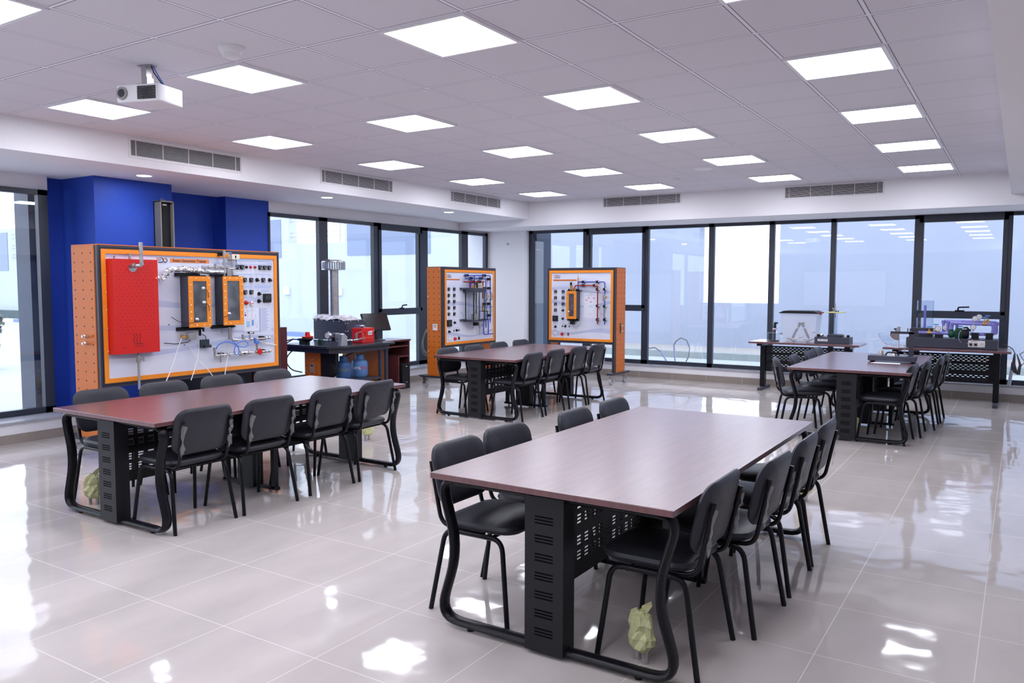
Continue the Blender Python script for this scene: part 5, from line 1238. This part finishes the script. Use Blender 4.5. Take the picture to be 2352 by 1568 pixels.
# ================================================================== BALANCE ON THE FAR RIGHT TABLE
hb = empty('quadrant_balance', 'hydrostatic balance with clear quadrant tank on the far right table', 'instrument', (0, 0, 0))
T4 = .74
for x in (-1.42, -1.0):
    for y in (9.84, 10.0): MB().cyl((x, y, T4), (x, y, T4+.016), .016, n=10).obj('levelling_foot', matblack, hb)
o = MB().box((-1.455, 9.80, T4+.016), (-.975, 10.04, T4+.072)).obj('base_tray', slate2, hb, smooth=False, bevel=.002)
zt = T4+.072
m = MB(); m.box((-1.055, 9.93, zt), (-1.005, 9.96, zt+.27)); m.box((-1.245, 9.93, zt+.248), (-1.005, 9.96, zt+.275)); m.obj('upright_arm', slate, hb, smooth=False)
m = MB(); n = 14; P = [(-1.157, zt+.25)]+[(-1.157-.09*math.sin(PI/2*k/n), zt+.25-.075*math.cos(PI/2*k/n)) for k in range(n+1)]; m.prism(P, 'y', 9.92, 9.97); m.obj('small_quadrant', mat('bronze plate', (.22, .18, .17), .4, .3), hb, smooth=False)
m = MB(); P = [(-1.157, zt+.23)]; R2 = .21
P = [(-1.157-R2*math.sin(PI/2*k/n), zt+.25-R2*.75*math.cos(PI/2*k/n)) for k in range(n+1)]+[(-1.157-.09*math.sin(PI/2*k/n), zt+.25-.075*math.cos(PI/2*k/n)) for k in range(n, -1, -1)]
m.prism(P, 'y', 9.90, 9.99); m.obj('clear_quadrant_tank', clear, hb, smooth=False)
m = MB(); m.tube([(-1.157-R2*math.sin(PI/2*k/n), 9.90, zt+.25-R2*.75*math.cos(PI/2*k/n)) for k in range(n+1)], .004, 6); m.tube([(-1.157-.093*math.sin(PI/2*k/n), 9.90, zt+.25-.079*math.cos(PI/2*k/n)) for k in range(n+1)], .003, 6); m.cyl((-1.157, 9.90, zt+.17), (-1.157, 9.90, zt+.09), .004); m.obj('quadrant_rim', mat('frosted edge', (.75, .75, .80), .4), hb)
m = MB(); m.cyl((-1.205, 9.945, zt+.30), (-1.04, 9.945, zt+.305), .002); m.obj('thin_rod', steel, hb); m = MB(); m.cyl((-1.10, 9.945, zt), (-1.10, 9.945, zt+.12), .0035); m.obj('thin_rod', steel, hb)
for x in (-1.19, -1.07, -1.045): MB().box((x-.004, 9.935, zt+.27), (x+.004, 9.955, zt+.312)).obj('rod_post', matblack, hb, smooth=False)
for x, a in ((-1.21, .012), (-1.045, .01)): MB().cyl((x, 9.945, zt+.30), (x+.018, 9.945, zt+.30), a, .004, n=10).obj('rod_knob', matblack, hb)
m = MB(); m.cyl((-1.162, 9.945, zt+.276), (-1.162, 9.945, zt+.295), .017, n=14); m.box((-1.178, 9.93, zt+.295), (-1.146, 9.96, zt+.328)); m.obj('balance_weight', steel, hb, smooth=False)
m = MB(); m.lathe([(.026, 0), (.026, .045), (.022, .055), (.012, .06)], (-1.33, 9.90, zt), 'z', 18); m.obj('slotted_weights', mat('pale brass', (.55, .50, .42), .3, .6), hb)
m = MB(); m.lathe([(.030, 0), (.030, .02), (.024, .035), (.024, .042), (.01, .05)], (-1.195, 9.90, zt), 'z', 18); m.obj('round_weight', chrome, hb)
MB().tube(fillet([(-1.28, 9.86, zt+.01), (-1.26, 9.86, zt+.04), (-1.17, 9.86, zt+.04), (-1.14, 9.86, zt+.01)], .015), .008).obj('black_handle', matblack, hb)
MB().box((-1.26, 9.835, zt), (-1.18, 9.85, zt+.02)).obj('engraved_plate', whitep, hb, smooth=False); MB().box((-1.13, 9.84, zt), (-1.07, 9.88, zt+.01)).obj('screw_terminal', steel, hb, smooth=False)
m = MB(); m.prism([(-1.405, 9.66), (-1.10, 9.66), (-1.12, 9.80), (-1.375, 9.80)], 'z', T4, T4+.0015); m.m = 1
for k in range(8): m.box((-1.33+k*.02, 9.70, T4+.0015), (-1.318+k*.02, 9.706, T4+.0018))
tag(m.obj('paper_sheet', [paperm, inkgrey], smooth=False), 'white paper sheet lying on the far right table before the balance', 'paper')

# whiteboard on the wall opposite the back windows (seen mirrored in the glass)
wb = empty('whiteboard', 'large white board on the wall behind the camera, mirrored in the back windows', 'whiteboard', (-5.45, YF, 1.5))
MB().box((-1.38, 0, -.62), (1.38, .02, .62)).obj('board_surface', mat('white board', (.85, .85, .88), .3), wb, smooth=False)
m = MB()
for q in ((-1.41, -1.38, -.65, .65), (1.38, 1.41, -.65, .65), (-1.38, 1.38, .62, .65), (-1.38, 1.38, -.65, -.62)): m.box((q[0], 0, q[2]), (q[1], .03, q[3]))
m.obj('board_frame', greyp, wb, smooth=False)
dr = MB().box((-1.7, YF, 0), (-.7, YF+.04, 2.1)).obj('door_1', mat('grey door', (.35, .36, .40), .5), smooth=False); struct(dr)
